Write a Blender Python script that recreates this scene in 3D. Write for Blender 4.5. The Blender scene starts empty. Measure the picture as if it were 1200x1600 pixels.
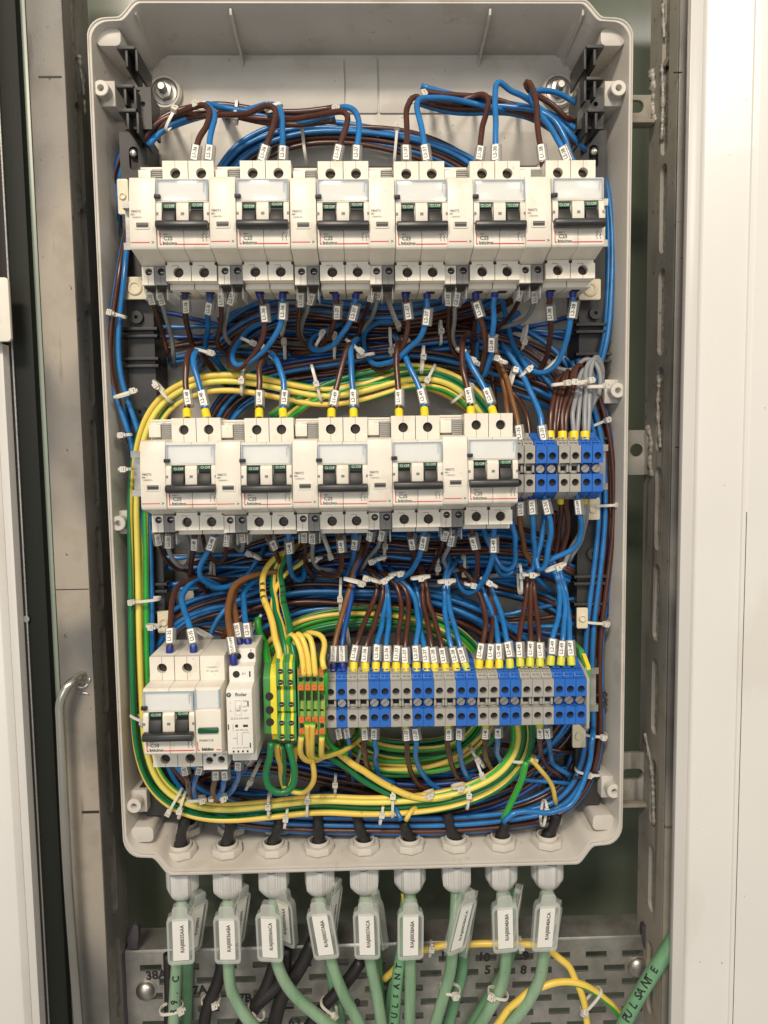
import bpy, bmesh, math, random
import numpy as np
from mathutils import Vector, Matrix
from mathutils.geometry import tessellate_polygon
random.seed(7)
SC = bpy.context.scene
COL = SC.collection
# ---------------------------------------------------------------- camera (all lengths in this script are millimetres, scaled by K)
K = 0.001
FPX = 1150.0                                   # focal length in pixels of the 1200 x 1600 photograph
CAM = np.array([-3.1, -579.2, -0.7])
PITCH, YAW, ROLL = 0.08270653, 0.02456773, -0.01362426
_cp, _sp, _cy, _sy, _cr, _sr = math.cos(PITCH), math.sin(PITCH), math.cos(YAW), math.sin(YAW), math.cos(ROLL), math.sin(ROLL)
FWD = np.array([_sy * _cp, _cy * _cp, -_sp])
_r = np.array([_cy, -_sy, 0.0]); _u = np.cross(_r, FWD)
RIGHT = _cr * _r + _sr * _u
UP = -_sr * _r + _cr * _u
cam = bpy.data.cameras.new('camera'); camo = bpy.data.objects.new('camera', cam); COL.objects.link(camo)
m = Matrix.Identity(4)
for i in range(3):
    m[i][0], m[i][1], m[i][2], m[i][3] = RIGHT[i], UP[i], -FWD[i], CAM[i] * K
camo.matrix_world = m
cam.sensor_fit = 'VERTICAL'; cam.sensor_height = 36.0; cam.lens = 36.0 * FPX / 1600.0
cam.clip_start = 0.01; cam.clip_end = 50
SC.camera = camo
SC.view_settings.view_transform = 'Standard'; SC.view_settings.look = 'None'; SC.view_settings.gamma = 1
SC.view_settings.exposure = -0.1
# ---------------------------------------------------------------- light: warm room light from ceiling fittings above and in front
w = bpy.data.worlds.new('World'); SC.world = w; w.use_nodes = True
w.node_tree.nodes['Background'].inputs[0].default_value = (1.0, 0.92, 0.82, 1)
w.node_tree.nodes['Background'].inputs[1].default_value = 0.38
def area(name, loc, target, sx, sy, power, col):
    l = bpy.data.lights.new(name, 'AREA'); l.shape = 'RECTANGLE'; l.size = sx; l.size_y = sy; l.energy = power; l.color = col
    o = bpy.data.objects.new(name, l); COL.objects.link(o); o.location = loc
    d = Vector(target) - Vector(loc); o.rotation_euler = d.to_track_quat('-Z', 'Y').to_euler()
area('ceiling_light', (-0.45, -1.95, 1.6), (0, 0, -0.1), 0.6, 0.3, 54, (1.0, 0.87, 0.71))
area('ceiling_light', (0.9, -1.7, 1.1), (0, 0, -0.1), 0.5, 0.5, 13, (1.0, 0.92, 0.80))
area('cool_fill_light', (-0.5, -2.2, 0.0), (0, 0, -0.1), 1.2, 1.2, 10, (0.90, 0.95, 1.0))  # added cool fill from the front, not an actual window
SC.cycles.max_bounces = 6; SC.cycles.transparent_max_bounces = 12
SC.cycles.use_denoising = True

def P(px, py, Y):
    """point (mm) where the ray through photo pixel (px, py) meets the vertical plane at depth Y (mm)"""
    d = FWD * FPX + RIGHT * (px - 600) - UP * (py - 800)
    t = (Y - CAM[1]) / d[1]
    return CAM + d * t
# ---------------------------------------------------------------- materials
MATS = {}
def mat(name, col, rough=0.5, metal=0.0, spec=0.5, alpha=1.0, bump=0.0, bscale=800.0, var=0.0, vscale=60.0, col2=None, trans=0.0, coat=0.0, stretch=(1, 1, 1), bdist=0.0004):
    if name in MATS: return MATS[name]
    mt = bpy.data.materials.new(name); mt.use_nodes = True; nt = mt.node_tree; b = nt.nodes['Principled BSDF']
    b.inputs['Base Color'].default_value = (*col, 1); b.inputs['Roughness'].default_value = rough; b.inputs['Metallic'].default_value = metal
    b.inputs['Specular IOR Level'].default_value = spec; b.inputs['Alpha'].default_value = alpha; b.inputs['Coat Weight'].default_value = coat
    b.inputs['Transmission Weight'].default_value = trans
    tc = nt.nodes.new('ShaderNodeTexCoord'); mp = nt.nodes.new('ShaderNodeMapping'); mp.inputs['Scale'].default_value = stretch
    geo = nt.nodes.new('ShaderNodeNewGeometry'); nt.links.new(geo.outputs['Position'], mp.inputs['Vector'])
    if var > 0 or col2:
        n = nt.nodes.new('ShaderNodeTexNoise'); n.inputs['Scale'].default_value = vscale; n.inputs['Detail'].default_value = 6; n.inputs['Roughness'].default_value = 0.6
        nt.links.new(mp.outputs[0], n.inputs['Vector'])
        r = nt.nodes.new('ShaderNodeValToRGB'); nt.links.new(n.outputs['Fac'], r.inputs[0])
        c2 = col2 or tuple(max(0, c * (1 - var)) for c in col); c1 = col if col2 else tuple(min(1, c * (1 + var * .6)) for c in col)
        r.color_ramp.elements[0].position = 0.40 if col2 else 0.3; r.color_ramp.elements[1].position = 0.60 if col2 else 0.7
        r.color_ramp.elements[0].color = (*c2, 1); r.color_ramp.elements[1].color = (*c1, 1)
        nt.links.new(r.outputs[0], b.inputs['Base Color'])
        mr = nt.nodes.new('ShaderNodeMapRange'); mr.inputs[3].default_value = rough * 1.15; mr.inputs[4].default_value = rough * 0.85
        nt.links.new(n.outputs['Fac'], mr.inputs[0]); nt.links.new(mr.outputs[0], b.inputs['Roughness'])
    if bump > 0:
        n2 = nt.nodes.new('ShaderNodeTexNoise'); n2.inputs['Scale'].default_value = bscale; n2.inputs['Detail'].default_value = 4
        nt.links.new(mp.outputs[0], n2.inputs['Vector'])
        bp = nt.nodes.new('ShaderNodeBump'); bp.inputs['Strength'].default_value = bump; bp.inputs['Distance'].default_value = bdist
        nt.links.new(n2.outputs['Fac'], bp.inputs['Height']); nt.links.new(bp.outputs[0], b.inputs['Normal'])
    MATS[name] = mt
    return mt
mat('box_grey', (0.54, 0.51, 0.46), 0.45, bump=0.3, bscale=1800, var=0.09, vscale=18)
mat('cream', (0.74, 0.70, 0.61), 0.38, bump=0.08, bscale=3000, var=0.04, vscale=90)
mat('cream_pale', (0.76, 0.74, 0.68), 0.42, var=0.04, vscale=90)
mat('cream_aged', (0.74, 0.66, 0.48), 0.45, var=0.05)
mat('grey_plastic', (0.36, 0.35, 0.32), 0.45, bump=0.1, bscale=2500, var=0.06, vscale=150)
mat('mid_grey', (0.20, 0.195, 0.19), 0.45, var=0.08)
mat('blue_plastic', (0.018, 0.13, 0.50), 0.42, bump=0.1, bscale=2500, var=0.1, vscale=150)
mat('frame_black', (0.032, 0.031, 0.030), 0.48, bump=0.3, bscale=1500, var=0.25, vscale=40)
mat('lever', (0.026, 0.026, 0.028), 0.36, bump=0.1, bscale=2000)
mat('black', (0.012, 0.012, 0.012), 0.5)
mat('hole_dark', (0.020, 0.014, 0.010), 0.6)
mat('screw', (0.045, 0.034, 0.026), 0.4, metal=0.5)
mat('zinc', (0.50, 0.48, 0.45), 0.40, metal=1.0, bump=0.1, bscale=900)
mat('steel', (0.50, 0.49, 0.46), 0.33, metal=0.9, bump=0.4, bscale=600, var=0.25, vscale=14)
mat('clear', (0.85, 0.88, 0.88), 0.12, alpha=0.22, spec=0.7)
mat('clear_edge', (0.42, 0.52, 0.62), 0.15, alpha=0.65, spec=0.7)
mat('window_card', (0.80, 0.79, 0.75), 0.6)
mat('sleeve', (0.34, 0.33, 0.31), 0.16, alpha=0.48, spec=0.7)
mat('tag_clear', (0.66, 0.68, 0.64), 0.22, alpha=0.36, spec=0.6, bump=0.2, bscale=400)
mat('paper', (0.80, 0.79, 0.74), 0.6)
mat('ink', (0.02, 0.02, 0.02), 0.6)
mat('ink_grey', (0.07, 0.07, 0.07), 0.6)
mat('ink_white', (0.55, 0.62, 0.56), 0.5)
mat('red', (0.62, 0.035, 0.055), 0.45)
mat('green_flag', (0.008, 0.10, 0.04), 0.4)
mat('green_lens', (0.008, 0.08, 0.03), 0.15)
mat('orange', (0.75, 0.14, 0.03), 0.45, var=0.1, vscale=300)
mat('term_green', (0.06, 0.27, 0.07), 0.4, var=0.1, vscale=120)
mat('term_yellow', (0.80, 0.66, 0.04), 0.4, var=0.08, vscale=120)
mat('term_lime', (0.22, 0.36, 0.03), 0.35, alpha=0.92)
mat('w_brown', (0.078, 0.027, 0.017), 0.27, var=0.3, vscale=70, bump=.05, bscale=900)
mat('w_tawny', (0.20, 0.085, 0.028), 0.36, var=0.18, vscale=45, bump=.05, bscale=900)
mat('w_blue', (0.018, 0.17, 0.46), 0.25, var=0.25, vscale=70, bump=.05, bscale=900)
mat('w_navy', (0.008, 0.065, 0.28), 0.34, var=0.18, vscale=45, bump=.05, bscale=900)
mat('w_grey', (0.26, 0.27, 0.28), 0.36, var=0.12, vscale=45)
mat('w_yellow', (0.80, 0.57, 0.10), 0.34, var=0.08, vscale=45)
mat('w_green', (0.010, 0.17, 0.055), 0.34, var=0.12, vscale=45)
mat('w_lime', (0.035, 0.36, 0.045), 0.34, var=0.1, vscale=45)
mat('w_yellow2', (0.78, 0.68, 0.13), 0.34, var=0.08, vscale=45)
mat('w_black', (0.018, 0.016, 0.016), 0.48, bump=0.3, bscale=300, bdist=.001, var=0.3)
mat('w_cable_green', (0.16, 0.29, 0.17), 0.22, vscale=60, col2=(0.25, 0.38, 0.25), stretch=(1, 1, .12), bump=.6, bscale=260, bdist=.0008, coat=.5)
mat('fer_yellow', (0.85, 0.66, 0.02), 0.42)
mat('fer_lime', (0.62, 0.62, 0.05), 0.42)
mat('fer_blue', (0.012, 0.025, 0.22), 0.4)
mat('fer_black', (0.012, 0.012, 0.014), 0.4)
mat('nylon', (0.66, 0.63, 0.56), 0.36, spec=0.5)
mat('nylon_dull', (0.50, 0.46, 0.39), 0.45)
mat('gland', (0.60, 0.57, 0.51), 0.42, bump=0.1, bscale=1500)
mat('gland_out', (0.58, 0.58, 0.56), 0.42, bump=0.1, bscale=1500)
def specks(name, items):
    """multiply the base colour by sparse specks and rubbed marks: (noise scale, stretch, threshold, colour)"""
    nt = MATS[name].node_tree; b = nt.nodes['Principled BSDF']; lk = b.inputs['Base Color'].links; src = lk[0].from_socket
    geo = nt.nodes.new('ShaderNodeNewGeometry')
    for scl, st, thr, colr in items:
        mpp = nt.nodes.new('ShaderNodeMapping'); mpp.inputs['Scale'].default_value = st; nt.links.new(geo.outputs['Position'], mpp.inputs[0])
        nn = nt.nodes.new('ShaderNodeTexNoise'); nn.inputs['Scale'].default_value = scl; nn.inputs['Detail'].default_value = 5; nt.links.new(mpp.outputs[0], nn.inputs['Vector'])
        rp = nt.nodes.new('ShaderNodeValToRGB'); rp.color_ramp.elements[0].position = thr; rp.color_ramp.elements[0].color = (*colr, 1); rp.color_ramp.elements[1].position = thr + .05; rp.color_ramp.elements[1].color = (1, 1, 1, 1)
        nt.links.new(nn.outputs['Fac'], rp.inputs[0]); m2 = nt.nodes.new('ShaderNodeMix'); m2.data_type = 'RGBA'; m2.blend_type = 'MULTIPLY'; m2.inputs[0].default_value = 1
        nt.links.new(src, m2.inputs[6]); nt.links.new(rp.outputs[0], m2.inputs[7]); src = m2.outputs[2]
    nt.links.new(src, b.inputs['Base Color'])
specks('box_grey', ((260, (1, 1, 1), .25, (.45, .42, .38)), (70, (1, 1, .1), .29, (.86, .84, .8)), (22, (1, 1, 1), .36, (.92, .9, .87))))
specks('cream', ((330, (1, 1, 1), .24, (.55, .5, .42)), (60, (1, 1, 1), .34, (.93, .91, .87))))
specks('grey_plastic', ((300, (1, 1, 1), .27, (.6, .57, .5)),)); specks('blue_plastic', ((300, (1, 1, 1), .27, (.6, .6, .6)),))
for wn in ('w_blue', 'w_brown', 'w_tawny', 'w_navy', 'w_grey', 'w_yellow', 'w_green', 'w_lime', 'w_cable_green', 'w_black'): specks(wn, ((180, (1, 1, 1), .28, (.62, .6, .58)),))
# ---------------------------------------------------------------- mesh builder (mm)
class MB:
    def __init__(s): s.v = []; s.f = []; s.mi = []
    def add(s, vs, fs, mi=0):
        o = len(s.v); s.v += [tuple(map(float, p)) for p in vs]; s.f += [tuple(o + i for i in f) for f in fs]
        s.mi += (mi if isinstance(mi, list) else [mi] * len(fs)); return s
    def box(s, x0, x1, y0, y1, z0, z1, mi=0, T=None):
        vs = [(x, y, z) for x in (x0, x1) for y in (y0, y1) for z in (z0, z1)]
        if T is not None: vs = [T(p) for p in vs]
        return s.add(vs, [(0, 1, 3, 2), (4, 6, 7, 5), (0, 4, 5, 1), (2, 3, 7, 6), (0, 2, 6, 4), (1, 5, 7, 3)], mi)
    def prism(s, poly, a, b, M, mi=0):
        """polygon (u,v) extruded from a to b; M(u,v,t) -> point"""
        n = len(poly); vs = [M(u, v, a) for u, v in poly] + [M(u, v, b) for u, v in poly]
        return s.add(vs, [tuple(range(n)), tuple(range(2 * n - 1, n - 1, -1))] + [(i, n + i, n + (i + 1) % n, (i + 1) % n) for i in range(n)], mi)
    def plate(s, outer, holes, a, b, M, mi=0, back=True):
        loops = [outer] + holes; flat = [p for l in loops for p in l]; n = len(flat)
        tri = tessellate_polygon([[Vector((u, v, 0)) for u, v in l] for l in loops])
        vs = [M(u, v, a) for u, v in flat] + [M(u, v, b) for u, v in flat]
        fs = [tuple(t) for t in tri] + ([tuple(n + i for i in reversed(t)) for t in tri] if back else [])
        o = 0
        for l in loops:
            k = len(l); fs += [(o + i, n + o + i, n + o + (i + 1) % k, o + (i + 1) % k) for i in range(k)]; o += k
        return s.add(vs, fs, mi)
    def lathe(s, prof, T, seg=20, mi=0, cap=True):
        """prof: [(r, h)], T(x,y,h) -> point"""
        vs = [T(r * math.cos(2 * math.pi * i / seg), r * math.sin(2 * math.pi * i / seg), h) for r, h in prof for i in range(seg)]
        fs = [(j * seg + i, j * seg + (i + 1) % seg, (j + 1) * seg + (i + 1) % seg, (j + 1) * seg + i) for j in range(len(prof) - 1) for i in range(seg)]
        if cap: fs += [tuple(range(seg - 1, -1, -1)), tuple((len(prof) - 1) * seg + i for i in range(seg))]
        return s.add(vs, fs, mi)
    def mesh(s, name, mats, bevel=0.0, smooth=35, seg=2):
        me = bpy.data.meshes.new(name)
        me.from_pydata([(x * K, y * K, z * K) for x, y, z in s.v], [], s.f)
        for mt in mats: me.materials.append(MATS[mt])
        me.polygons.foreach_set('material_index', s.mi)
        bm = bmesh.new(); bm.from_mesh(me)
        bmesh.ops.recalc_face_normals(bm, faces=bm.faces)
        if bevel > 0:
            ed = [e for e in bm.edges if len(e.link_faces) == 2 and e.calc_face_angle(0) > math.radians(28)]
            bmesh.ops.bevel(bm, geom=ed, offset=bevel * K, segments=seg, profile=0.5, affect='EDGES', clamp_overlap=True)
        bm.to_mesh(me); bm.free()
        if smooth:
            me.polygons.foreach_set('use_smooth', [True] * len(me.polygons)); me.set_sharp_from_angle(angle=math.radians(smooth))
        me.update(); return me
    def build(s, name, mats, parent=None, bevel=0.0, smooth=35, seg=2):
        if isinstance(mats, str): mats = [mats]
        return link(name, s.mesh(name, mats, bevel, smooth, seg), parent)
def link(name, data, parent=None, loc=None):
    o = bpy.data.objects.new(name, data); COL.objects.link(o)
    if parent: o.parent = parent
    if loc is not None: o.location = [c * K for c in loc]
    return o
def tag(o, label, cat, group=None, kind=None):
    if label: o['label'] = label
    if cat: o['category'] = cat
    if group: o['group'] = group
    if kind: o['kind'] = kind
    return o
def empty(name, loc, label, cat, group=None):
    o = bpy.data.objects.new(name, None); COL.objects.link(o); o.location = [c * K for c in loc]; o.empty_display_size = .01
    return tag(o, label, cat, group)
def copy_tree(o, parent=None, skip=()):
    c = o.copy(); COL.objects.link(c)
    if parent: c.parent = parent
    for ch in list(o.children):
        if ch.name.split('.')[0] not in skip: copy_tree(ch, c)
    return c
FRONT = lambda u, v, t: (u, t, v)          # polygon in the X-Z plane, t along Y
SIDE = lambda u, v, t: (t, u, v)           # polygon in the Y-Z plane, t along X
TOPV = lambda u, v, t: (u, v, t)           # polygon in the X-Y plane, t along Z
def circ(cx, cz, r, n=16, a0=0): return [(cx + r * math.cos(a0 + 2 * math.pi * i / n), cz + r * math.sin(a0 + 2 * math.pi * i / n)) for i in range(n)]
def rect(x0, x1, z0, z1): return [(x0, z0), (x1, z0), (x1, z1), (x0, z1)]
def rrect(x0, x1, z0, z1, r, n=4):
    o = []
    for cx, cz, a in ((x1 - r, z0 + r, -90), (x1 - r, z1 - r, 0), (x0 + r, z1 - r, 90), (x0 + r, z0 + r, 180)):
        for i in range(n + 1):
            t = math.radians(a + 90 * i / n); o.append((cx + r * math.cos(t), cz + r * math.sin(t)))
    return o
_TX = {}
def text_mesh(s, size, align='CENTER', matn='ink', thick=0.0):
    key = (s, size, align, matn)
    if key in _TX: return _TX[key]
    c = bpy.data.curves.new('lettering', 'FONT'); c.body = s; c.size = size * K; c.align_x = align; c.align_y = 'CENTER'; c.resolution_u = 2 if size < 3.2 else 3
    c.offset = thick * K
    ob = bpy.data.objects.new('tmp', c); COL.objects.link(ob)
    me = bpy.data.meshes.new_from_object(ob); bpy.data.objects.remove(ob); bpy.data.curves.remove(c)
    me.materials.clear(); me.materials.append(MATS[matn]); me.name = 'lettering'
    _TX[key] = me; return me
def text(s, size, parent, loc, rot=(90, 0, 0), matn='ink', align='CENTER', thick=0.0, sx=1.0):
    o = link('lettering', text_mesh(s, size, align, matn, thick), parent, loc); o.rotation_euler = [math.radians(a) for a in rot]
    if sx != 1: o.scale = (sx, 1, 1)
    return o
# ---------------------------------------------------------------- tubes
def spline(pts, step=3.0):
    p = np.array(pts, float)
    if len(p) == 2: p = np.array([p[0], p[0] * .5 + p[1] * .5, p[1]])
    p = np.vstack([2 * p[0] - p[1], p, 2 * p[-1] - p[-2]])
    out = []
    for i in range(1, len(p) - 2):
        a, b, c, d = p[i - 1], p[i], p[i + 1], p[i + 2]
        t0 = 0; t1 = t0 + max(np.linalg.norm(b - a), .1) ** .5; t2 = t1 + max(np.linalg.norm(c - b), .1) ** .5; t3 = t2 + max(np.linalg.norm(d - c), .1) ** .5
        n = max(2, int(np.linalg.norm(c - b) / step))
        for t in np.linspace(t1, t2, n, endpoint=False):
            A1 = (t1 - t) / (t1 - t0) * a + (t - t0) / (t1 - t0) * b; A2 = (t2 - t) / (t2 - t1) * b + (t - t1) / (t2 - t1) * c
            A3 = (t3 - t) / (t3 - t2) * c + (t - t2) / (t3 - t2) * d
            B1 = (t2 - t) / (t2 - t0) * A1 + (t - t0) / (t2 - t0) * A2; B2 = (t3 - t) / (t3 - t1) * A2 + (t - t1) / (t3 - t1) * A3
            out.append((t2 - t) / (t2 - t1) * B1 + (t - t1) / (t2 - t1) * B2)
    out.append(p[-2])
    q = np.array(out)
    if len(q) > 6:                                      # soften the corners left by the clicked points
        for _ in range(2): q[1:-1] = q[:-2] * .25 + q[1:-1] * .5 + q[2:] * .25
    return q
def tube_mesh(name, q, r, mats, sides=9, stripe=0.0, twist=0.0, ang0=0.0, cap=True):
    q = np.asarray(q); n = len(q); T = np.gradient(q, axis=0); T /= np.linalg.norm(T, axis=1)[:, None] + 1e-9
    N = np.cross(T[0], (0, 1, 0)); 
    if np.linalg.norm(N) < .1: N = np.cross(T[0], (1, 0, 0))
    N /= np.linalg.norm(N); vs = np.zeros((n, sides, 3)); s = 0.0
    rr = r if hasattr(r, '__len__') else [r] * n
    for i in range(n):
        if i: s += np.linalg.norm(q[i] - q[i - 1])
        N = N - T[i] * (N @ T[i]); N /= np.linalg.norm(N) + 1e-9; B = np.cross(T[i], N)
        a = ang0 + twist * s + np.arange(sides) * 2 * math.pi / sides
        vs[i] = q[i] + rr[i] * (np.outer(np.cos(a), N) + np.outer(np.sin(a), B))
    V = (vs.reshape(-1, 3) * K)
    fs = [(i * sides + j, i * sides + (j + 1) % sides, (i + 1) * sides + (j + 1) % sides, (i + 1) * sides + j) for i in range(n - 1) for j in range(sides)]
    mi = [1 if stripe and j < sides * stripe else 0 for i in range(n - 1) for j in range(sides)]
    if cap: fs += [tuple(range(sides - 1, -1, -1)), tuple((n - 1) * sides + j for j in range(sides))]; mi += [0, 0]
    me = bpy.data.meshes.new(name); me.from_pydata(V.tolist(), [], fs)
    for mt in mats: me.materials.append(MATS[mt])
    me.polygons.foreach_set('material_index', mi); me.polygons.foreach_set('use_smooth', [True] * len(fs)); me.update()
    return me
def path(pts, y0, y1):
    """photo points to mm; a point may carry its own depth, the others blend from y0 to y1"""
    n = len(pts); L = [0.0]
    for a, b in zip(pts, pts[1:]): L.append(L[-1] + math.hypot(a[0] - b[0], a[1] - b[1]))
    out = []
    for p, l in zip(pts, L):
        t = l / L[-1]; t = t * t * (3 - 2 * t)
        out.append(P(p[0], p[1], p[2] if len(p) > 2 else y0 + (y1 - y0) * t))
    return out
def walk(q, d):
    """point and tangent at distance d along q"""
    s = 0
    for a, b in zip(q, q[1:]):
        l = np.linalg.norm(b - a)
        if s + l >= d: return a + (b - a) * ((d - s) / l), (b - a) / l
        s += l
    return q[-1], (q[-1] - q[-2]) / np.linalg.norm(q[-1] - q[-2])
CM = {'n': ['w_brown'], 'o': ['w_tawny'], 'b': ['w_blue'], 'd': ['w_navy'], 'g': ['w_grey'], 'e': ['w_green', 'w_yellow'], 'l': ['w_lime', 'w_yellow2'], 'y': ['w_lime', 'w_yellow'], 'k': ['w_black']}
CN = {'n': 'brown', 'o': 'tawny brown', 'b': 'blue', 'd': 'dark blue', 'g': 'grey', 'e': 'green and yellow', 'l': 'bright green and yellow', 'y': 'yellow and green', 'k': 'black'}
FR = {'y': 'fer_yellow', 'b': 'fer_blue', 'k': 'fer_black', 'l': 'fer_lime'}
def frame_at(c, t):
    """rotation with Z along the wire, -Y towards the viewer"""
    t = Vector(t).normalized(); n = Vector((CAM - c)).normalized(); n = (n - t * n.dot(t)).normalized()
    x = (-n).cross(t); M4 = Matrix.Identity(4)
    for i in range(3): M4[i][0], M4[i][1], M4[i][2] = x[i], -n[i], t[i]
    return M4
_MK = {}
def marker_meshes():
    if _MK: return _MK
    a = MB(); a.prism(rrect(-3.3, 4.4, -2.6, 2.9, 1.6, 3), -6.3, 6.3, TOPV)
    _MK['sleeve'] = a.mesh('marker_sleeve', ['sleeve'], smooth=40)
    c = MB(); c.prism(rrect(-2.1, 2.1, -5.6, 5.6, .3, 1), -3.25, -2.85, FRONT); _MK['card'] = c.mesh('marker_card', ['paper'], smooth=0)
    return _MK
def marker(wire, q, d, s, flip=False, off=0.0):
    """clear sleeve on a wire with its printed paper card"""
    c, t = walk(q, d)
    if t[2] < 0: t = -t
    M4 = frame_at(c, t); mm = marker_meshes()
    o = link('marker_sleeve', mm['sleeve'], wire); 
    wob = random.uniform(-.16, .16)
    M4 = Matrix.Translation(Vector(c) * K) @ M4 @ Matrix.Rotation(wob, 4, 'Z') @ Matrix.Translation(Vector((off * K, 0, 0)))
    if flip: M4 = M4 @ Matrix.Rotation(math.pi, 4, 'Y')
    o.matrix_world = M4
    link('marker_card', mm['card'], o)
    tx = link('lettering', text_mesh(s, 3.6 if len(s) < 7 else 2.6, thick=.07), o, (0, -3.31, 0)); tx.rotation_euler = (math.radians(90), math.radians(-90), 0)
    return o
ferm = {}
def ferrule(wire, q, d, kind, r=3.1, L=7.5):
    c, t = walk(q, d)
    if (kind, r, L) not in ferm:
        a = MB(); a.lathe([(r * .86, -L / 2), (r, -L / 2 + .6), (r, L / 2 - 1), (r * .92, L / 2)], TOPV, 14); ferm[(kind, r, L)] = a.mesh('ferrule', [FR[kind]])
    o = link('ferrule', ferm[(kind, r, L)], wire); o.matrix_world = Matrix.Translation(Vector(c) * K) @ frame_at(c, t)
WR = 2.15
NW = [0]; WQ = {}
def wobble(q, amp=.45, lam=11.0):
    """small hand-bent irregularities"""
    n = len(q); L = max(2, int(n * 3.0 / lam)); k = np.random.RandomState(n + int(abs(q[0][0]) * 7)).normal(0, amp, (L + 1, 3)); k[0] = 0; k[:, 1] *= .5
    t = np.linspace(0, L, n); return q + np.stack([np.interp(t, np.arange(L + 1), k[:, j]) for j in range(3)], 1)

def extend(pts, y1):
    """carry the inner end of a lead on into the depth so that it runs in among the others"""
    a, b = pts[-2], pts[-1]; d = math.hypot(b[0] - a[0], b[1] - a[1]) + 1e-6; u = ((b[0] - a[0]) / d, (b[1] - a[1]) / d)
    return list(pts) + [(b[0] + u[0] * 14, b[1] + u[1] * 14, min(50, y1 + 18)), (b[0] + u[0] * 22, b[1] + u[1] * 22, 61)]
def W(c, pts, y0, y1, lab=None, cat='wire', grp=None, mk=None, d=14, fer=None, fd=4, r=WR, flip=False, off=0.0, name='wire', twist=None, fL=7.5, fr=None, seg=3.0, ext=None):
    if ext is None: ext = y1 >= 2
    if ext: q = spline(np.vstack([path(pts, y0, y1), [P(*p) for p in extend(pts, y1)[-2:]]]), seg)
    else: q = spline(path(pts, y0, y1), seg)
    q = wobble(q); me = tube_mesh(name, q, r, CM[c], 12 if len(CM[c]) > 1 else 9, 0.5 if len(CM[c]) > 1 else 0, random.uniform(-.012, .012) if twist is None else twist, (random.uniform(-.7, .7) if c == 'y' else random.uniform(1.9, 4.2)))
    o = link(name, me); tag(o, lab, cat, grp); NW[0] += 1; WQ[o.name] = q
    if mk: marker(o, q, d, mk, flip, off)
    if fer: ferrule(o, q, fd, fer, fr or (3.1 if fer in 'yl' else 2.7), fL)
    return o
def bundle(cols, pts, y0, y1, Rx, desc, grp, r=WR, Rz=None, turn=0.7, name='wire', wand=1.0, order=False):
    """several separate strands laid round one centre line; Rx is the bundle's half width"""
    q = spline(path(pts, y0, y1), 9.0); n = len(cols); L = len(q)
    T = np.gradient(q, axis=0); T /= np.linalg.norm(T, axis=1)[:, None]
    S = np.cross(T, (0, 1, 0)); S /= np.linalg.norm(S, axis=1)[:, None] + 1e-9; D = np.cross(S, T)
    slots = []
    for i in range(n):
        for _ in range(60):
            a = random.uniform(0, 6.283); rad = math.sqrt(random.random()) * max(Rx - r, .1); p = (math.cos(a) * rad, math.sin(a) * rad * (Rz or Rx) / Rx)
            if all(math.hypot(p[0] - u[0], p[1] - u[1]) > 1.75 * r for u in slots): break
        slots.append(p)
    slots.sort(key=lambda p: -p[1])
    if order: slots = [((2 * i / (n - 1) - 1) * (Rx - r), (.8 if i % 2 else -.8) * r) for i in range(n)]
    for i, c in enumerate(cols):
        u, v = slots[i]; ph = random.uniform(0, 6.28); fq = random.uniform(.5, 1.2); am = random.uniform(.4, 1.0) * r * 1.3 * wand
        off = np.linspace(0, 1, L); w1 = np.sin(ph + off * 6.28 * fq) * am; w2 = np.cos(ph * 1.7 + off * 6.28 * fq) * am * .6
        tw = np.radians(turn * 30) * np.sin(off * 3.1 + ph)
        uu = u * np.cos(tw) - v * np.sin(tw); vv = u * np.sin(tw) + v * np.cos(tw)
        qq = q + S * (uu + w1)[:, None] + D * (vv + w2)[:, None]
        qq = spline(qq, 4.0)
        me = tube_mesh(name, qq, r, CM[c], 12 if len(CM[c]) > 1 else 8, 0.5 if len(CM[c]) > 1 else 0, random.uniform(-.014, .014) if len(CM[c]) > 1 else 0, (math.pi if (i % 2 or i == 4) else 0) + random.uniform(-1.0, 1.0))
        o = link(name, me); tag(o, f'{CN[c]} {desc}', 'wire', f'{CN[c]} wires {grp}'); NW[0] += 1
    return q
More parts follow.
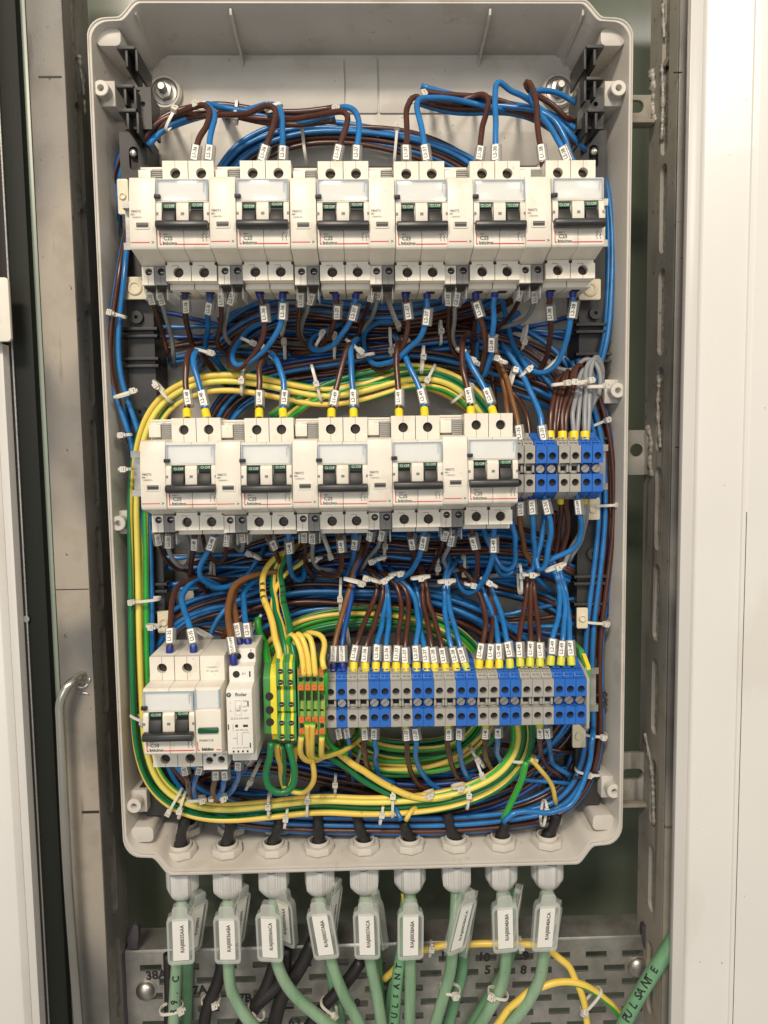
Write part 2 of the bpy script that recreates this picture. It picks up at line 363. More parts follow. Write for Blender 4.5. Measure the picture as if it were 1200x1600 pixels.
# ---------------------------------------------------------------- cable ties
_TH = {}
def tie(px, py, Y, ang, a, lab, b=None, head=0.35, m='nylon', wid=2.2, tail=0.0, hs=1.0):
    """strap round a bundle: ang = direction of the strap across the picture in degrees (0 = level), a = half length mm;
    head = position of the head along the strap (-1..1), on the viewer's side"""
    b = b or a * .55; c = P(px, py, Y); th = math.radians(ang)
    e = empty('cable_tie', c, lab, 'cable tie', 'white cable ties')
    n = 28; vo = []; 
    for i in range(n):
        t = 2 * math.pi * i / n; ct, st = math.cos(t), math.sin(t)
        pw = 0.72; x = math.copysign(abs(ct) ** pw, ct); y = math.copysign(abs(st) ** pw, st)
        for rr in (0.0, 1.0):
            for z in (-wid / 2, wid / 2): vo.append(((a + rr) * x, -(b + rr) * y, z))
    fs = []
    for i in range(n):
        o0 = i * 4; o1 = ((i + 1) % n) * 4
        fs += [(o0, o1, o1 + 1, o0 + 1), (o0 + 2, o0 + 3, o1 + 3, o1 + 2), (o0, o0 + 2, o1 + 2, o1), (o0 + 1, o1 + 1, o1 + 3, o0 + 3)]
    s = MB(); s.add(vo, fs); so = s.build('strap', m, e)
    if m not in _TH:
        h = MB(); h.plate(rrect(-2.4, 2.4, -2.4, 2.4, .5, 2), [rect(-1.2, 1.2, -1.3, 1.3)], -3.4, .8, FRONT); h.box(-1.1, .6, -3.2, .5, -1.2, 1.2)
        h.box(2.6, 4.2, -2.2, -1.0, -1.25, 1.25)
        _TH[m] = h.mesh('head', [m])
    xh = head * a; yh = -b * (max(0, 1 - min(1, abs(head)) ** 2.8)) ** .36
    ho = link('head', _TH[m], e, (xh, yh - .8, 0)); ho.rotation_euler = (0, 0, math.radians(38 * head)); ho.scale = (hs, hs, hs)
    e.rotation_euler = (0, -th, 0)
    return e
ORD = ['first', 'second', 'third', 'fourth', 'fifth', 'sixth', 'seventh', 'eighth', 'ninth', 'tenth', 'eleventh', 'twelfth']
ROW = ['top', 'middle', 'bottom']
# ================================================================ THE PLACE ROUND THE BOX
def PX(px, Y, py=700): return P(px, py, Y)[0]
def PZ(py, Y, px=600): return P(px, py, Y)[2]
ZB, ZT = -620, 470
def metal_mat(name, light, grey, sc, bands=()):
    """beige primer over bare steel with smears of silver spray"""
    mt = mat(name, light, 0.55, bump=0.45, bscale=1100, bdist=.0005)
    nt = mt.node_tree; b = nt.nodes['Principled BSDF']
    geo = nt.nodes.new('ShaderNodeNewGeometry'); mp = nt.nodes.new('ShaderNodeMapping'); mp.inputs['Scale'].default_value = (1, 1, .45)
    nt.links.new(geo.outputs['Position'], mp.inputs[0])
    n = nt.nodes.new('ShaderNodeTexNoise'); n.inputs['Scale'].default_value = sc; n.inputs['Detail'].default_value = 3
    n2 = nt.nodes.new('ShaderNodeTexNoise'); n2.inputs['Scale'].default_value = 700; n2.inputs['Detail'].default_value = 2
    nt.links.new(mp.outputs[0], n.inputs['Vector'])
    a = nt.nodes.new('ShaderNodeMath'); a.operation = 'MULTIPLY_ADD'; a.inputs[1].default_value = .16; nt.links.new(n2.outputs['Fac'], a.inputs[0]); nt.links.new(n.outputs['Fac'], a.inputs[2])
    if bands:                                          # long smears of silver spray along the post
        sp = nt.nodes.new('ShaderNodeSeparateXYZ'); nt.links.new(geo.outputs['Position'], sp.inputs[0]); src0 = a
        for zc, hh, am in bands:
            d1 = nt.nodes.new('ShaderNodeMath'); d1.operation = 'SUBTRACT'; nt.links.new(sp.outputs['Z'], d1.inputs[0]); d1.inputs[1].default_value = zc
            d2 = nt.nodes.new('ShaderNodeMath'); d2.operation = 'ABSOLUTE'; nt.links.new(d1.outputs[0], d2.inputs[0])
            d3 = nt.nodes.new('ShaderNodeMapRange'); d3.inputs[1].default_value = hh; d3.inputs[2].default_value = hh * .45; d3.inputs[4].default_value = am; d3.interpolation_type = 'SMOOTHSTEP'; nt.links.new(d2.outputs[0], d3.inputs[0])
            d4 = nt.nodes.new('ShaderNodeMath'); d4.operation = 'ADD'; nt.links.new(src0.outputs[0], d4.inputs[0]); nt.links.new(d3.outputs[0], d4.inputs[1]); src0 = d4
        a = src0
    r = nt.nodes.new('ShaderNodeValToRGB'); e = r.color_ramp.elements
    e[0].position = .54; e[0].color = (*light, 1); e[1].position = .66; e[1].color = (*grey, 1)
    nt.links.new(a.outputs[0], r.inputs[0])
    n3 = nt.nodes.new('ShaderNodeTexNoise'); n3.inputs['Scale'].default_value = 38; n3.inputs['Detail'].default_value = 8; nt.links.new(geo.outputs['Position'], n3.inputs['Vector'])
    r3 = nt.nodes.new('ShaderNodeValToRGB'); r3.color_ramp.elements[0].position = .3; r3.color_ramp.elements[0].color = (.84, .82, .79, 1); r3.color_ramp.elements[1].position = .5; r3.color_ramp.elements[1].color = (1, 1, 1, 1)
    nt.links.new(n3.outputs['Fac'], r3.inputs[0])
    mx = nt.nodes.new('ShaderNodeMix'); mx.data_type = 'RGBA'; mx.blend_type = 'MULTIPLY'; mx.inputs[0].default_value = 1
    nt.links.new(r.outputs[0], mx.inputs[6]); nt.links.new(r3.outputs[0], mx.inputs[7])
    src = mx.outputs[2]
    for scl, st, thr, colr in ((170, (1, 1, 1), .27, (.22, .2, .18, 1)), (90, (1, 1, .06), .30, (.6, .58, .55, 1)), (120, (.12, 1, 1), .26, (.5, .47, .43, 1))):
        mpp = nt.nodes.new('ShaderNodeMapping'); mpp.inputs['Scale'].default_value = st; nt.links.new(geo.outputs['Position'], mpp.inputs[0])
        nn = nt.nodes.new('ShaderNodeTexNoise'); nn.inputs['Scale'].default_value = scl; nn.inputs['Detail'].default_value = 5; nt.links.new(mpp.outputs[0], nn.inputs['Vector'])
        rp = nt.nodes.new('ShaderNodeValToRGB'); rp.color_ramp.elements[0].position = thr; rp.color_ramp.elements[0].color = colr; rp.color_ramp.elements[1].position = thr + .05; rp.color_ramp.elements[1].color = (1, 1, 1, 1)
        nt.links.new(nn.outputs['Fac'], rp.inputs[0]); m2 = nt.nodes.new('ShaderNodeMix'); m2.data_type = 'RGBA'; m2.blend_type = 'MULTIPLY'; m2.inputs[0].default_value = 1
        nt.links.new(src, m2.inputs[6]); nt.links.new(rp.outputs[0], m2.inputs[7]); src = m2.outputs[2]
    nt.links.new(src, b.inputs['Base Color'])
    rr = nt.nodes.new('ShaderNodeMapRange'); rr.inputs[1].default_value = .6; rr.inputs[2].default_value = .7; rr.inputs[3].default_value = .66; rr.inputs[4].default_value = .45
    nt.links.new(a.outputs[0], rr.inputs[0]); nt.links.new(rr.outputs[0], b.inputs['Roughness'])
    rm = nt.nodes.new('ShaderNodeMapRange'); rm.inputs[1].default_value = .6; rm.inputs[2].default_value = .7; rm.inputs[4].default_value = .45
    nt.links.new(a.outputs[0], rm.inputs[0]); nt.links.new(rm.outputs[0], b.inputs['Metallic'])
metal_mat('post_face', (0.35, 0.31, 0.255), (0.16, 0.155, 0.147), 7.0, bands=((.008, .088, .13), (-.19, .085, .16), (.29, .12, .06)))
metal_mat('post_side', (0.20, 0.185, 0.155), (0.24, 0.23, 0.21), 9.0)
metal_mat('post_right', (0.34, 0.315, 0.26), (0.30, 0.29, 0.265), 6.0)
mat('dark_profile', (0.024, 0.019, 0.018), 0.62, spec=.25, bump=.3, bscale=500, var=.15, vscale=20, stretch=(1, 1, .1))
mat('dark_steel', (0.012, 0.014, 0.011), 0.6, spec=.25, bump=.3, bscale=500, var=.2, vscale=20, stretch=(1, 1, .1))
mat('pale_green', (0.26, 0.31, 0.25), 0.35, var=.15, vscale=9, stretch=(1, 1, .3))
mat('door_white', (0.72, 0.71, 0.68), 0.28, coat=.12, var=.035, vscale=7)
mat('door_edge', (0.60, 0.585, 0.56), 0.30, var=.03, vscale=6)
mat('glass_green', (0.10, 0.12, 0.085), 0.14, spec=.5, var=.3, vscale=4)
mat('weld', (0.42, 0.40, 0.36), 0.5, metal=.35, bump=1.0, bscale=350, bdist=.0015, var=.5, vscale=220)
mat('slot_fill', (0.30, 0.28, 0.245), 0.55, metal=.2, bump=1.0, bscale=330, bdist=.002, var=.4, vscale=150)
mat('rod', (0.50, 0.49, 0.45), 0.26, metal=.9, var=.3, vscale=18, stretch=(1, 1, .2))
mat('galv', (0.42, 0.41, 0.38), 0.42, metal=.7, bump=.3, bscale=500, var=.35, vscale=45)
mat('purple_dark', (0.060, 0.050, 0.062), 0.4, var=.2)
# glass wall of the shaft far behind the posts
a = MB(); a.box(-420, 420, 150, 156, ZB, ZT); o = a.build('back_wall', 'glass_green'); o['kind'] = 'structure'
def vslab(name, px0, px1, Y0, Y1, mt, lab, cat, z0=ZB, z1=ZT, bevel=.6, parent=None):
    a = MB(); x0, x1 = PX(px0, Y0), PX(px1, Y0); a.box(x0, x1, Y0, Y1, z0, z1)
    o = a.build(name, mt, parent, bevel=bevel)
    if not parent: tag(o, lab, cat)
    return o
def slotted_side(x, Y0, Y1, thick, slots, z0, z1):
    """plate in the Y-Z plane with rounded upright slots"""
    holes = [[(v, u) for u, v in rrect(c - h / 2, c + h / 2, yc - 7, yc + 7, 6.8, 5)] for c, h, yc in slots]
    b = MB(); b.plate([(Y0, z0), (Y1, z0), (Y1, z1), (Y0, z1)], holes, x, x + thick, SIDE)
    return b
# ---- left post: face towards the viewer, slotted side going back
xl0, xl1 = PX(75, 0), PX(129, 0)
post = empty('steel_post', (0, 0, 0), 'left steel door post with silver paint smears and upright slots', 'steel post')
a = MB(); a.box(xl0, xl1, 0, 3, ZB, ZT); a.build('face', 'post_face', post, bevel=.8)
ls = [(PZ(y, 22, 145), h, 24) for y, h in ((60, 78), (238, 76), (400, 74), (560, 76), (725, 72), (890, 70), (1050, 74), (1210, 72), (1370, 70), (1530, 70))]
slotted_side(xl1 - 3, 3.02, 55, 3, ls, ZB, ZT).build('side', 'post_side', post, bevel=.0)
for zc, h, yc in ls:
    a = MB(); a.box(xl1 - 5.5, xl1 - 3.1, yc - 8.5, yc + 8.5, zc - h / 2 - 2, zc + h / 2 + 2); a.build('slot_backing', 'slot_fill', post)
def PS(px, py, X):
    """point where the ray through a photo pixel meets the upright plane x = X"""
    d = FWD * FPX + RIGHT * (px - 600) - UP * (py - 800); return CAM + d * ((X - CAM[0]) / d[0])
def weldbead(name, pts, Y, r, parent, n=40, jag=1.0, matn='weld', X=None):
    q = spline([(PS(p[0], p[1], X) if X is not None else P(p[0], p[1], Y if len(p) < 3 else p[2])) for p in pts], 1.2)
    rr = [r * (0.75 + .18 * math.sin(i * .55) + .12 * math.sin(i * 1.37) + random.uniform(-.1, .1) * jag) for i in range(len(q))]
    rr[0] *= .3; rr[-1] *= .3
    me = tube_mesh(name, q, rr, [matn], 8); return link(name, me, parent)
weldbead('weld_bead', [(123, 85, 20), (126, 110, 20), (129, 130, 20), (131, 150, 20)], 20, 2.6, post, X=xl1)
weldbead('weld_bead', [(131, 155, 20), (133, 180, 20)], 20, 1.8, post, X=xl1)
weldbead('weld_bead', [(120, 1072, 0), (128, 1074, 0), (137, 1070, 0), (141, 1058, 0)], 0, 2.0, post, matn='steel')
weldbead('weld_bead', [(126, 1084, 0), (133, 1082, 0), (140, 1086, 0)], 0, 1.1, post, matn='steel')
for y, x0, x1, wd in ((119, 60, 96, 1.1), (921, 87, 140, .5), (1268, 128, 165, 1.7)):
    m0, m1 = P(x0, y, -.3), P(x1, y, -.3); a = MB(); a.box(m0[0], min(m1[0], xl1 - .5), -.35, .5, m0[2] - wd, m0[2] + wd * .2); a.build('pen_mark', 'ink', post)
# ---- door side left of the post
specks('door_white', ((200, (1, 1, 1), .205, (.4, .38, .35)), (12, (1, 1, .4), .38, (.95, .94, .92))))
vslab('glass_edge', 60, 74.5, 6, 40, 'pale_green', 'pale green glass edge strip left of the silver smeared post', 'glass strip')
dp = vslab('door_profile', 27, 60, -2, 40, 'dark_steel', 'dark olive steel upright between white door and pale green strip', 'door profile')
a = MB(); xx = PX(27.5, -4); a.box(xx - .5, xx + .6, -4.2, -2.05, ZB, ZT); a.build('worn_edge', 'steel', dp)
vslab('door_leaf', 12, 27, -4, 40, 'dark_profile', 'dark brown door leaf edge left of the olive steel upright', 'door leaf')
a = MB(); s0 = P(41, 967, -4.2); a.lathe([(2.6, -.8), (2.6, .4)], lambda x, y, h: (s0[0] + x, -4.1 + h, s0[2] + y), 12); a.build('plug', 'galv', bpy.data.objects['door_leaf'])
# white jamb, lower left, with the plate above it
jamb = empty('white_door', (0, 0, 0), 'white door leaf with rounded edge at the lower left', 'door')
a = MB(); x1 = PX(12, -14, 700)
zt = PZ(535, -14, 5)
a.prism([(x1 - 120, -20), (x1 - 18, -20), (x1 - 10, -18.5), (x1 - 6, -14), (x1 - 6, 30), (x1 - 120, 30)], ZB, zt, TOPV); a.build('panel', 'door_white', jamb, bevel=.5)
a = MB(); a.box(x1 - 5.9, x1 + .3, -14, 30, ZB, zt - 1); a.build('edge', 'door_edge', jamb, bevel=.4)
p0, p1 = P(14, 434, -22), P(14, 534, -22)
a = MB(); a.prism(rrect(p0[0] - 60, p0[0], p1[2], p0[2], 3, 5), -24, -20.5, FRONT); o = a.build('door_plate', 'cream', bevel=.6); tag(o, 'cream rounded latch plate on the left edge of the picture', 'latch plate')
# ---- steel rod bent into the post
rod = MB()
q = spline([P(134, 1052, 4), P(122, 1060, -6), P(109, 1068, -13), P(99, 1082, -16), P(94, 1098, -16), P(95, 1130, -16), P(105, 1350, -16), P(123, 1600, -16), P(133, 1740, -16)], 3)
o = link('steel_rod', tube_mesh('steel_rod', q, 3.7, ['rod'], 16)); tag(o, 'bent bright steel rod welded to the left post', 'steel rod')
# ---- right post
xr0, xr1 = PX(1050, 0), PX(1068, 0)
postr = empty('steel_post', (0, 0, 0), 'right steel door post with welds and upright slots beside the white door', 'steel post')
a = MB(); a.box(xr0, xr1 + 6, 0, 3, ZB, ZT); a.build('face', 'post_face', postr, bevel=.8)
rs = [(PZ(y, 24, 1030), h, 26) for y, h in ((25, 72), (165, 74), (325, 70), (487, 70), (640, 70), (795, 70), (942, 66), (1090, 66), (1240, 60), (1375, 60), (1530, 66))]
slotted_side(xr0, 3.02, 58, 3, rs, ZB, ZT).build('side', 'post_right', postr)
for zc, h, yc in rs:
    a = MB(); a.box(xr0 + 3.1, xr0 + 5.5, yc - 8.5, yc + 8.5, zc - h / 2 - 2, zc + h / 2 + 2); a.build('slot_backing', 'slot_fill', postr)
weldbead('weld_bead', [(1019, 110), (1022, 140), (1020, 165), (1024, 192)], 36, 4.2, postr, X=xr0)
weldbead('weld_bead', [(1034, 100), (1036, 150), (1034, 220)], 24, 2.2, postr, X=xr0)
weldbead('weld_bead', [(1036, 5), (1038, 60)], 24, 2.0, postr, X=xr0)
weldbead('weld_bead', [(1012, 665), (1018, 690), (1016, 725), (1020, 745)], 34, 3.0, postr, matn='slot_fill', X=xr0)
weldbead('weld_bead', [(1030, 590), (1028, 640), (1032, 700)], 24, 2.0, postr, matn='slot_fill', X=xr0)
weldbead('weld_bead', [(1008, 1145), (1018, 1200), (1022, 1290)], 30, 2.2, postr, matn='slot_fill', X=xr0)
for y, x0, x1, wd in ((112, 1053, 1066, .8), (698, 1055, 1066, .9), ):
    m0, m1 = P(x0, y, -.3), P(x1, y, -.3); a = MB(); a.box(m0[0], m1[0], -.35, .5, m0[2] - wd, m0[2]); a.build('pen_mark', 'ink', postr)
# brackets from post to box
for i, (ya, yb, word, holes) in enumerate(((148, 192, 'upper', 'slot'), (672, 742, 'middle', 'round'), (1176, 1250, 'lower', 'slot'))):
    Y = 48; z1, z0 = PZ(ya, Y, 1000), PZ(yb, Y, 1000); x0, x1 = PX(905, Y, ya), PX(1018, Y, ya)
    a = MB(); xc = PX(997, Y, ya); zc = (z0 + z1) / 2 + 2
    hole = [circ(xc - 1, zc, 5.5, 16)] if holes == 'round' else [rrect(xc - 14, xc + 5, zc - 5, zc + 5, 4.9, 5)]
    a.plate([(x0, z0), (x1, z0), (x1, z1), (x0, z1)], hole, Y, Y + 4, FRONT)
    if holes == 'slot': a.box(x0, x1, Y - 8, Y + 3.9, z0 - 3, z0 - .02)
    o = a.build('mounting_bracket', 'post_right', bevel=.4); tag(o, f'{word} flat steel bracket with a {holes} hole tying box to right post', 'bracket', 'steel mounting brackets')
# ---- white door, right
wd = empty('white_door', (0, 0, 0), 'glossy white folded panel door filling the right side of the picture', 'door')
Yd = -22
e0, e1, e2, e3 = [PX(x, Yd) for x in (1067, 1086, 1160, 1290)]
a = MB(); a.box(e0, e1 - .05, Yd + .6, Yd + 7, ZB, ZT); a.build('edge', 'door_edge', wd, bevel=.6)
a = MB(); a.prism([(e1, Yd), (e1 + 1.2, Yd - 1.3), (e1 + 2.2, Yd - 1.1), (e1 + 2.8, Yd), (e2, Yd - .2), (e2 + .8, Yd - 1.4), (e2 + 3.6, Yd - 1.4), (e2 + 4.2, Yd + .1), (e2 + 5, Yd - .2), (e2 + 6.2, Yd - .1), (e3, Yd - 1), (e3, Yd + 7), (e1, Yd + 7)], ZB, ZT, TOPV)
a.build('panel', 'door_white', wd, bevel=0, smooth=50)
a = MB(); a.box(e2 + 3.9, e2 + 4.6, Yd - .6, Yd + .3, ZB, PZ(800, Yd, 1160)); a.build('seam', 'hole_dark', wd)
# ================================================================ ENCLOSURE
def rim(off):
    sx = 1 - off / 205.0; sz = 1 - off / 330.0; H, S, W2 = 336.0, 323.0, 205.0
    pts = []
    def corner(sgx, sgz):
        c = [(W2, S - 26)] + [(W2 - 14 + 14 * math.cos(t), S - 14 + 14 * math.sin(t)) for t in np.linspace(0.15, math.pi / 2, 7)]
        c += [(W2 - 20, S + .3)] + [(W2 - 22 - 16 * t, S + .3 + (H - S - .3) * (3 * t * t - 2 * t ** 3)) for t in np.linspace(.08, 1, 8)]
        return [(x * sgx, z * sgz) for x, z in c]
    p = corner(1, 1) + list(reversed(corner(-1, 1))) + corner(-1, -1) + list(reversed(corner(1, -1)))
    return [(x * sx, z * sz if z > 0 else (z - 8.5 * min(1, max(0, (-z - 300) / 36))) * (1 - off * 1.5 / 330)) for x, z in p]
BACK = 60
box = empty('enclosure_box', (0, 0, 0), 'open light grey plastic enclosure box with rounded rim and screw bosses', 'enclosure')
a = MB(); prof = [(BACK, 8), (3, 0.4), (0.6, 0), (0, .4), (0, 1.1), (.9, 1.4), (.9, 2.0), (0, 2.3), (0, 3.2), (1, 3.6), (BACK, 9.6)]
loops = [[(x, y, z) for x, z in rim(o)] for y, o in prof]; n = len(loops[0])
a.add([p for l in loops for p in l], [(j * n + i, j * n + (i + 1) % n, (j + 1) * n + (i + 1) % n, (j + 1) * n + i) for j in range(len(prof) - 1) for i in range(n)])
a.build('side_wall', 'box_grey', box, smooth=50)
a = MB(); a.prism(rim(8.2), BACK + .05, BACK + 3, FRONT); a.build('back_panel', 'box_grey', box)
ZW = 335.5 * (1 - 9.6 / 330)              # inner face of the top and bottom wall at the back
for px in (245, 380, 748, 880):
    X = PX(px, BACK, 95); a = MB(); a.prism([(3, 334.0 - 3.2), (BACK - .1, ZW - 2.5 + 1.0), (BACK - .1, ZW - 11), (BACK - 6, ZW - 6), (4, 331.0 - 4.5)], X - .9, X + .9, SIDE); a.build('rib', 'box_grey', box, bevel=.3)
# faint steps moulded in the back panel
for x0, x1, y0, y1 in ((241, 538, 92, 178), (540, 590, 92, 178), (592, 890, 92, 178), (300, 840, 205, 262), (250, 300, 210, 262)):
    q0, q1 = P(x0, y1, BACK), P(x1, y0, BACK); a = MB(); a.prism(rrect(q0[0] + .4, q1[0] - .4, q0[2], q1[2], 1.5, 2), BACK - 1.6, BACK, FRONT); a.build('moulded_pad', 'box_grey', box, bevel=.5)
def boss(px, py, side, lab=None):
    c = P(px, py, 3); a = MB(); wx = side * (205 - 3.5)
    x0, x1 = sorted((c[0] + -side * 8, wx)); 
    a.box(x0, x1, 12, 40, c[2] - 9.5, c[2] + 9.5)
    a.build('screw_boss', 'box_grey', box, bevel=.8)
    b = MB(); b.lathe([(7.0, 40), (5.9, 3.6), (5.4, 3.0), (2.6, 3.0), (2.2, 4.0), (2.0, 14)], lambda x, y, h: (c[0] + x, h, c[2] + y), 22, cap=False); b.build('screw_post', 'gland', box)
    b = MB(); b.lathe([(2.2, 9), (2.2, 9.4)], lambda x, y, h: (c[0] + x, h, c[2] + y), 12); b.build('screw_insert', 'zinc', box)
for px, py, sd in ((157, 137, -1), (967, 137, 1), (184, 818, -1), (966, 610, 1), (209, 1260, -1), (960, 1237, 1)): boss(px, py, sd)
for sx in (-1, 1):
    for sz in (-1, 1):
        a = MB(); x0, x1 = sorted((sx * 200.5, sx * 182)); z0, z1 = sorted((sz * 319, sz * 306)); a.prism(rrect(x0, x1, z0, z1, 4, 4), 7, 54, FRONT); a.build('corner_block', 'box_grey', box, bevel=.6)
for px in (225, 938):
    q = P(px, 1275, 30); a = MB(); a.box(q[0] - 9, q[0] + 9, 26, 50, q[2] - 2, q[2] + 2); a.box(q[0] + (4 if px < 600 else -7), q[0] + (7 if px < 600 else -4), 26, 50, q[2] - 16, q[2] - 2.05); a.build('corner_bracket', 'box_grey', box, bevel=.5)
# fixing studs: washer, nut, threaded end
def stud(px, py, lab, Y=BACK - 2, tilt=0, scale=1.0):
    c = P(px, py, Y - 8); e = empty('fixing_bolt', (c[0], Y, c[2]), lab, 'bolt', 'zinc bolts fixing the box')
    T = lambda x, y, h: (x, -h, y)
    a = MB(); a.lathe([(14, 0), (14, 3), (12.5, 5), (11, 5), (11, 1)], T, 28); a.build('dished_seat', 'box_grey', e)
    a = MB(); a.lathe([(9.5, 1.2), (9.5, 2.8)], T, 26); a.build('washer', 'zinc', e, bevel=.2)
    a = MB(); a.prism(circ(0, 0, 7.2, 6, .3), -2.9, -8.5, FRONT); a.build('nut', 'zinc', e, bevel=.5)
    a = MB(); a.lathe([(3.6, 8.5)] + [(3.6 if i % 2 else 3.1, 8.5 + i * .55) for i in range(1, 11)] + [(2.6, 15)], T, 16); a.build('threaded_end', 'galv', e)
stud(255, 140, 'zinc nut and stud on its seat in the top left corner')
stud(874, 137, 'zinc nut and stud half hidden by the top right black bracket')
stud(866, 1232, 'zinc nut and stud in the bottom right corner behind wires')
stud(262, 1245, 'zinc nut and stud in the bottom left corner behind wires')
# ================================================================ BLACK SUPPORT FRAMES (left and right)
def support(side, xa, xb, lab):
    e = empty('support_frame', (0, 0, 0), lab, 'support frame', 'black plastic support frames')
    Y = 22; zt, zb = PZ(205, Y), PZ(1265, Y); xm = (xa + xb) / 2
    hol = [rrect(xm - 3.6, xm + 3.6, PZ(246, Y) - 9, PZ(246, Y) + 9, 3.5, 5)]
    a = MB(); a.plate([(xa, zb), (xb, zb), (xb, zt), (xa, zt)], hol, Y, Y + 3, FRONT); a.build('rail_strip', 'frame_black', e, bevel=0)
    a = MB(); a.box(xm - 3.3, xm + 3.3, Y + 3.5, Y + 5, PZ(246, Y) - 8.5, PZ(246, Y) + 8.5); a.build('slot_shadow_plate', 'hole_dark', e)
    a = MB(); a.lathe([(3.3, 0), (3.2, 1.0), (2.6, 1.8), (1.2, 2.3), (.2, 2.4)], lambda x, y, h: (xm + x, Y + .5 - h, PZ(246, Y) + 4 + y), 16); a.box(xm - 2, xm + 2, Y - 1.7, Y - 1.3, PZ(246, Y) + 3.6, PZ(246, Y) + 4.4); a.build('screw', 'steel', e)
    for x in (xa + .8, xb - .8):
        a = MB(); a.box(x - .8, x + .8, Y + 3.02, 57, zb, zt); a.build('web', 'frame_black', e)
    for py in (512, 523, 558, 569, 690, 905, 916, 948, 1090, 1105, 1218):
        z = PZ(py, Y); a = MB(); a.box(xa - 4, xb + 4, Y - 6, Y - .05, z - 1.1, z + 1.1); a.box(xa - 4, xa - 1, Y - 6.01, Y + 8, z - 1.11, z + 1.11); a.box(xb + 1, xb + 4, Y - 6.01, Y + 8, z - 1.11, z + 1.11); a.build('cross_rib', 'frame_black', e, bevel=.25)
    for py in (493, 640, 870, 1040):
        c = (xm + side * 2, PZ(py, Y)); a = MB(); a.lathe([(5.2, 0), (5.0, 3.5), (1.5, 3.5), (1.4, .5)], lambda x, y, h: (c[0] + x, Y - h, c[1] + y), 20); a.build('knob', 'frame_black', e)
    # the bracket of three shelves at the top
    s = side
    def X(px, Yq, py): return P(px, py, Yq)[0]
    tops = ((182, 74, 30), (180, 134, 34), (184, 172, 32)) if s < 0 else ((944, 72, 30), (944, 122, 34), (946, 172, 32))
    for px, py, wdt in tops:
        x0 = X(px, -14, py); x1 = x0 - s * 13; z = PZ(py, -14, px); xa2, xb2 = sorted((x0, x1))
        a = MB(); a.box(xa2, xb2, -14, 24, z - 1.2, z + 1.2); a.box((xa2 + xb2) / 2 - 1, (xa2 + xb2) / 2 + 1, -13, 24, z - 13, z - 1.25)
        xw = x1 if s < 0 else x1; a.box(min(xw, xw - s * 1.8), max(xw, xw - s * 1.8), -13.5, 24, z - 16, z - 1.3); a.build('shelf', 'frame_black', e, bevel=.3)
    q = P(218 if s < 0 else 920, 175, 0)
    a = MB(); a.plate(rect(q[0] - 10, q[0] + 10, q[2] - 14, q[2] + 16), [circ(q[0] + 4, q[2] + 4, 1.8, 12), circ(q[0] - 4, q[2] - 4, 1.5, 12), rect(q[0] - 6, q[0] + 2, q[2] + 7, q[2] + 14)], -4, -1, FRONT); a.box(q[0] - 9, q[0] - 7, -1, 24, q[2] - 13, q[2] + 14); a.box(q[0] + 7, q[0] + 9, -1, 24, q[2] - 13, q[2] + 14)
    a.build('clip_plate', 'frame_black', e, bevel=0)
support(-1, PX(198, 22, 500), PX(240, 22, 500), 'left black plastic support frame with cross ribs and shelf bracket')
support(1, PX(905, 22, 500), PX(945, 22, 500), 'right black plastic support frame with cross ribs and shelf bracket')
# ================================================================ DIN RAILS
def rail(px0, px1, py, Y, lab, slots=False):
    a0, a1 = P(px0, py, Y), P(px1, py, Y); z = (a0[2] + a1[2]) / 2; x0, x1 = a0[0], a1[0]
    pr = [(Y - .0, z + 17.5), (Y + 1, z + 17.5), (Y + 1, z + 13.5), (Y + 7.5, z + 13.5), (Y + 7.5, z - 13.5), (Y + 1, z - 13.5), (Y + 1, z - 17.5), (Y, z - 17.5), (Y, z - 12.5), (Y + 6.5, z - 12.5), (Y + 6.5, z + 12.5), (Y, z + 12.5)]
    a = MB(); a.prism(pr, x0, x1, SIDE); o = a.build('din_rail', 'galv'); tag(o, lab, 'rail', 'steel mounting rails'); return o
rail(192, 950, 350, -14, 'steel mounting rail behind the top row of breakers')
rail(205, 950, 735, -9, 'steel mounting rail behind the middle row of breakers')
rail(234, 935, 1085, -22, 'steel mounting rail behind the bottom row of terminals')
# cream adhesive tie mounts
def mount(px, py, Y, sx, sz, lab):
    c = P(px, py, Y); a = MB(); a.plate(rrect(-sx / 2, sx / 2, -sz / 2, sz / 2, 1.2, 3), [], 0, 3, FRONT)
    o = a.mesh('tie_mount', ['cream_aged'], bevel=.5); ob = link('tie_mount', o, None, c); tag(ob, lab, 'tie mount', 'cream adhesive tie mounts')
    b = MB(); b.lathe([(sx * .38, -.2), (sx * .3, 1.4), (sx * .24, 1.5), (sx * .18, .4)], lambda x, y, h: (x, -h, y), 20); b.build('dome', 'cream_aged', ob)
mount(211, 450, 10, 17, 17, 'cream square tie mount on left frame below the first top row breaker')
mount(922, 452, 10, 17, 16, 'cream square tie mount on right frame below the last top row breaker')
mount(256, 972, 12, 10, 18, 'small cream tie mount beside the left wire bundle above the bottom breaker')
mount(910, 966, 12, 9, 17, 'cream tie mount beside the right wire bundle above the terminal strip')
mount(905, 1150, 14, 11, 20, 'cream tie mount below the right end of the terminal strip')
mount(927, 795, 14, 11, 18, 'cream tie mount under the small middle row terminal strip')
mount(192, 307, 2, 8, 26, 'cream tie mount behind the top left trip module')
mount(330, 890, 50, 16, 10, 'cream tie mount on the back wall below the middle row')
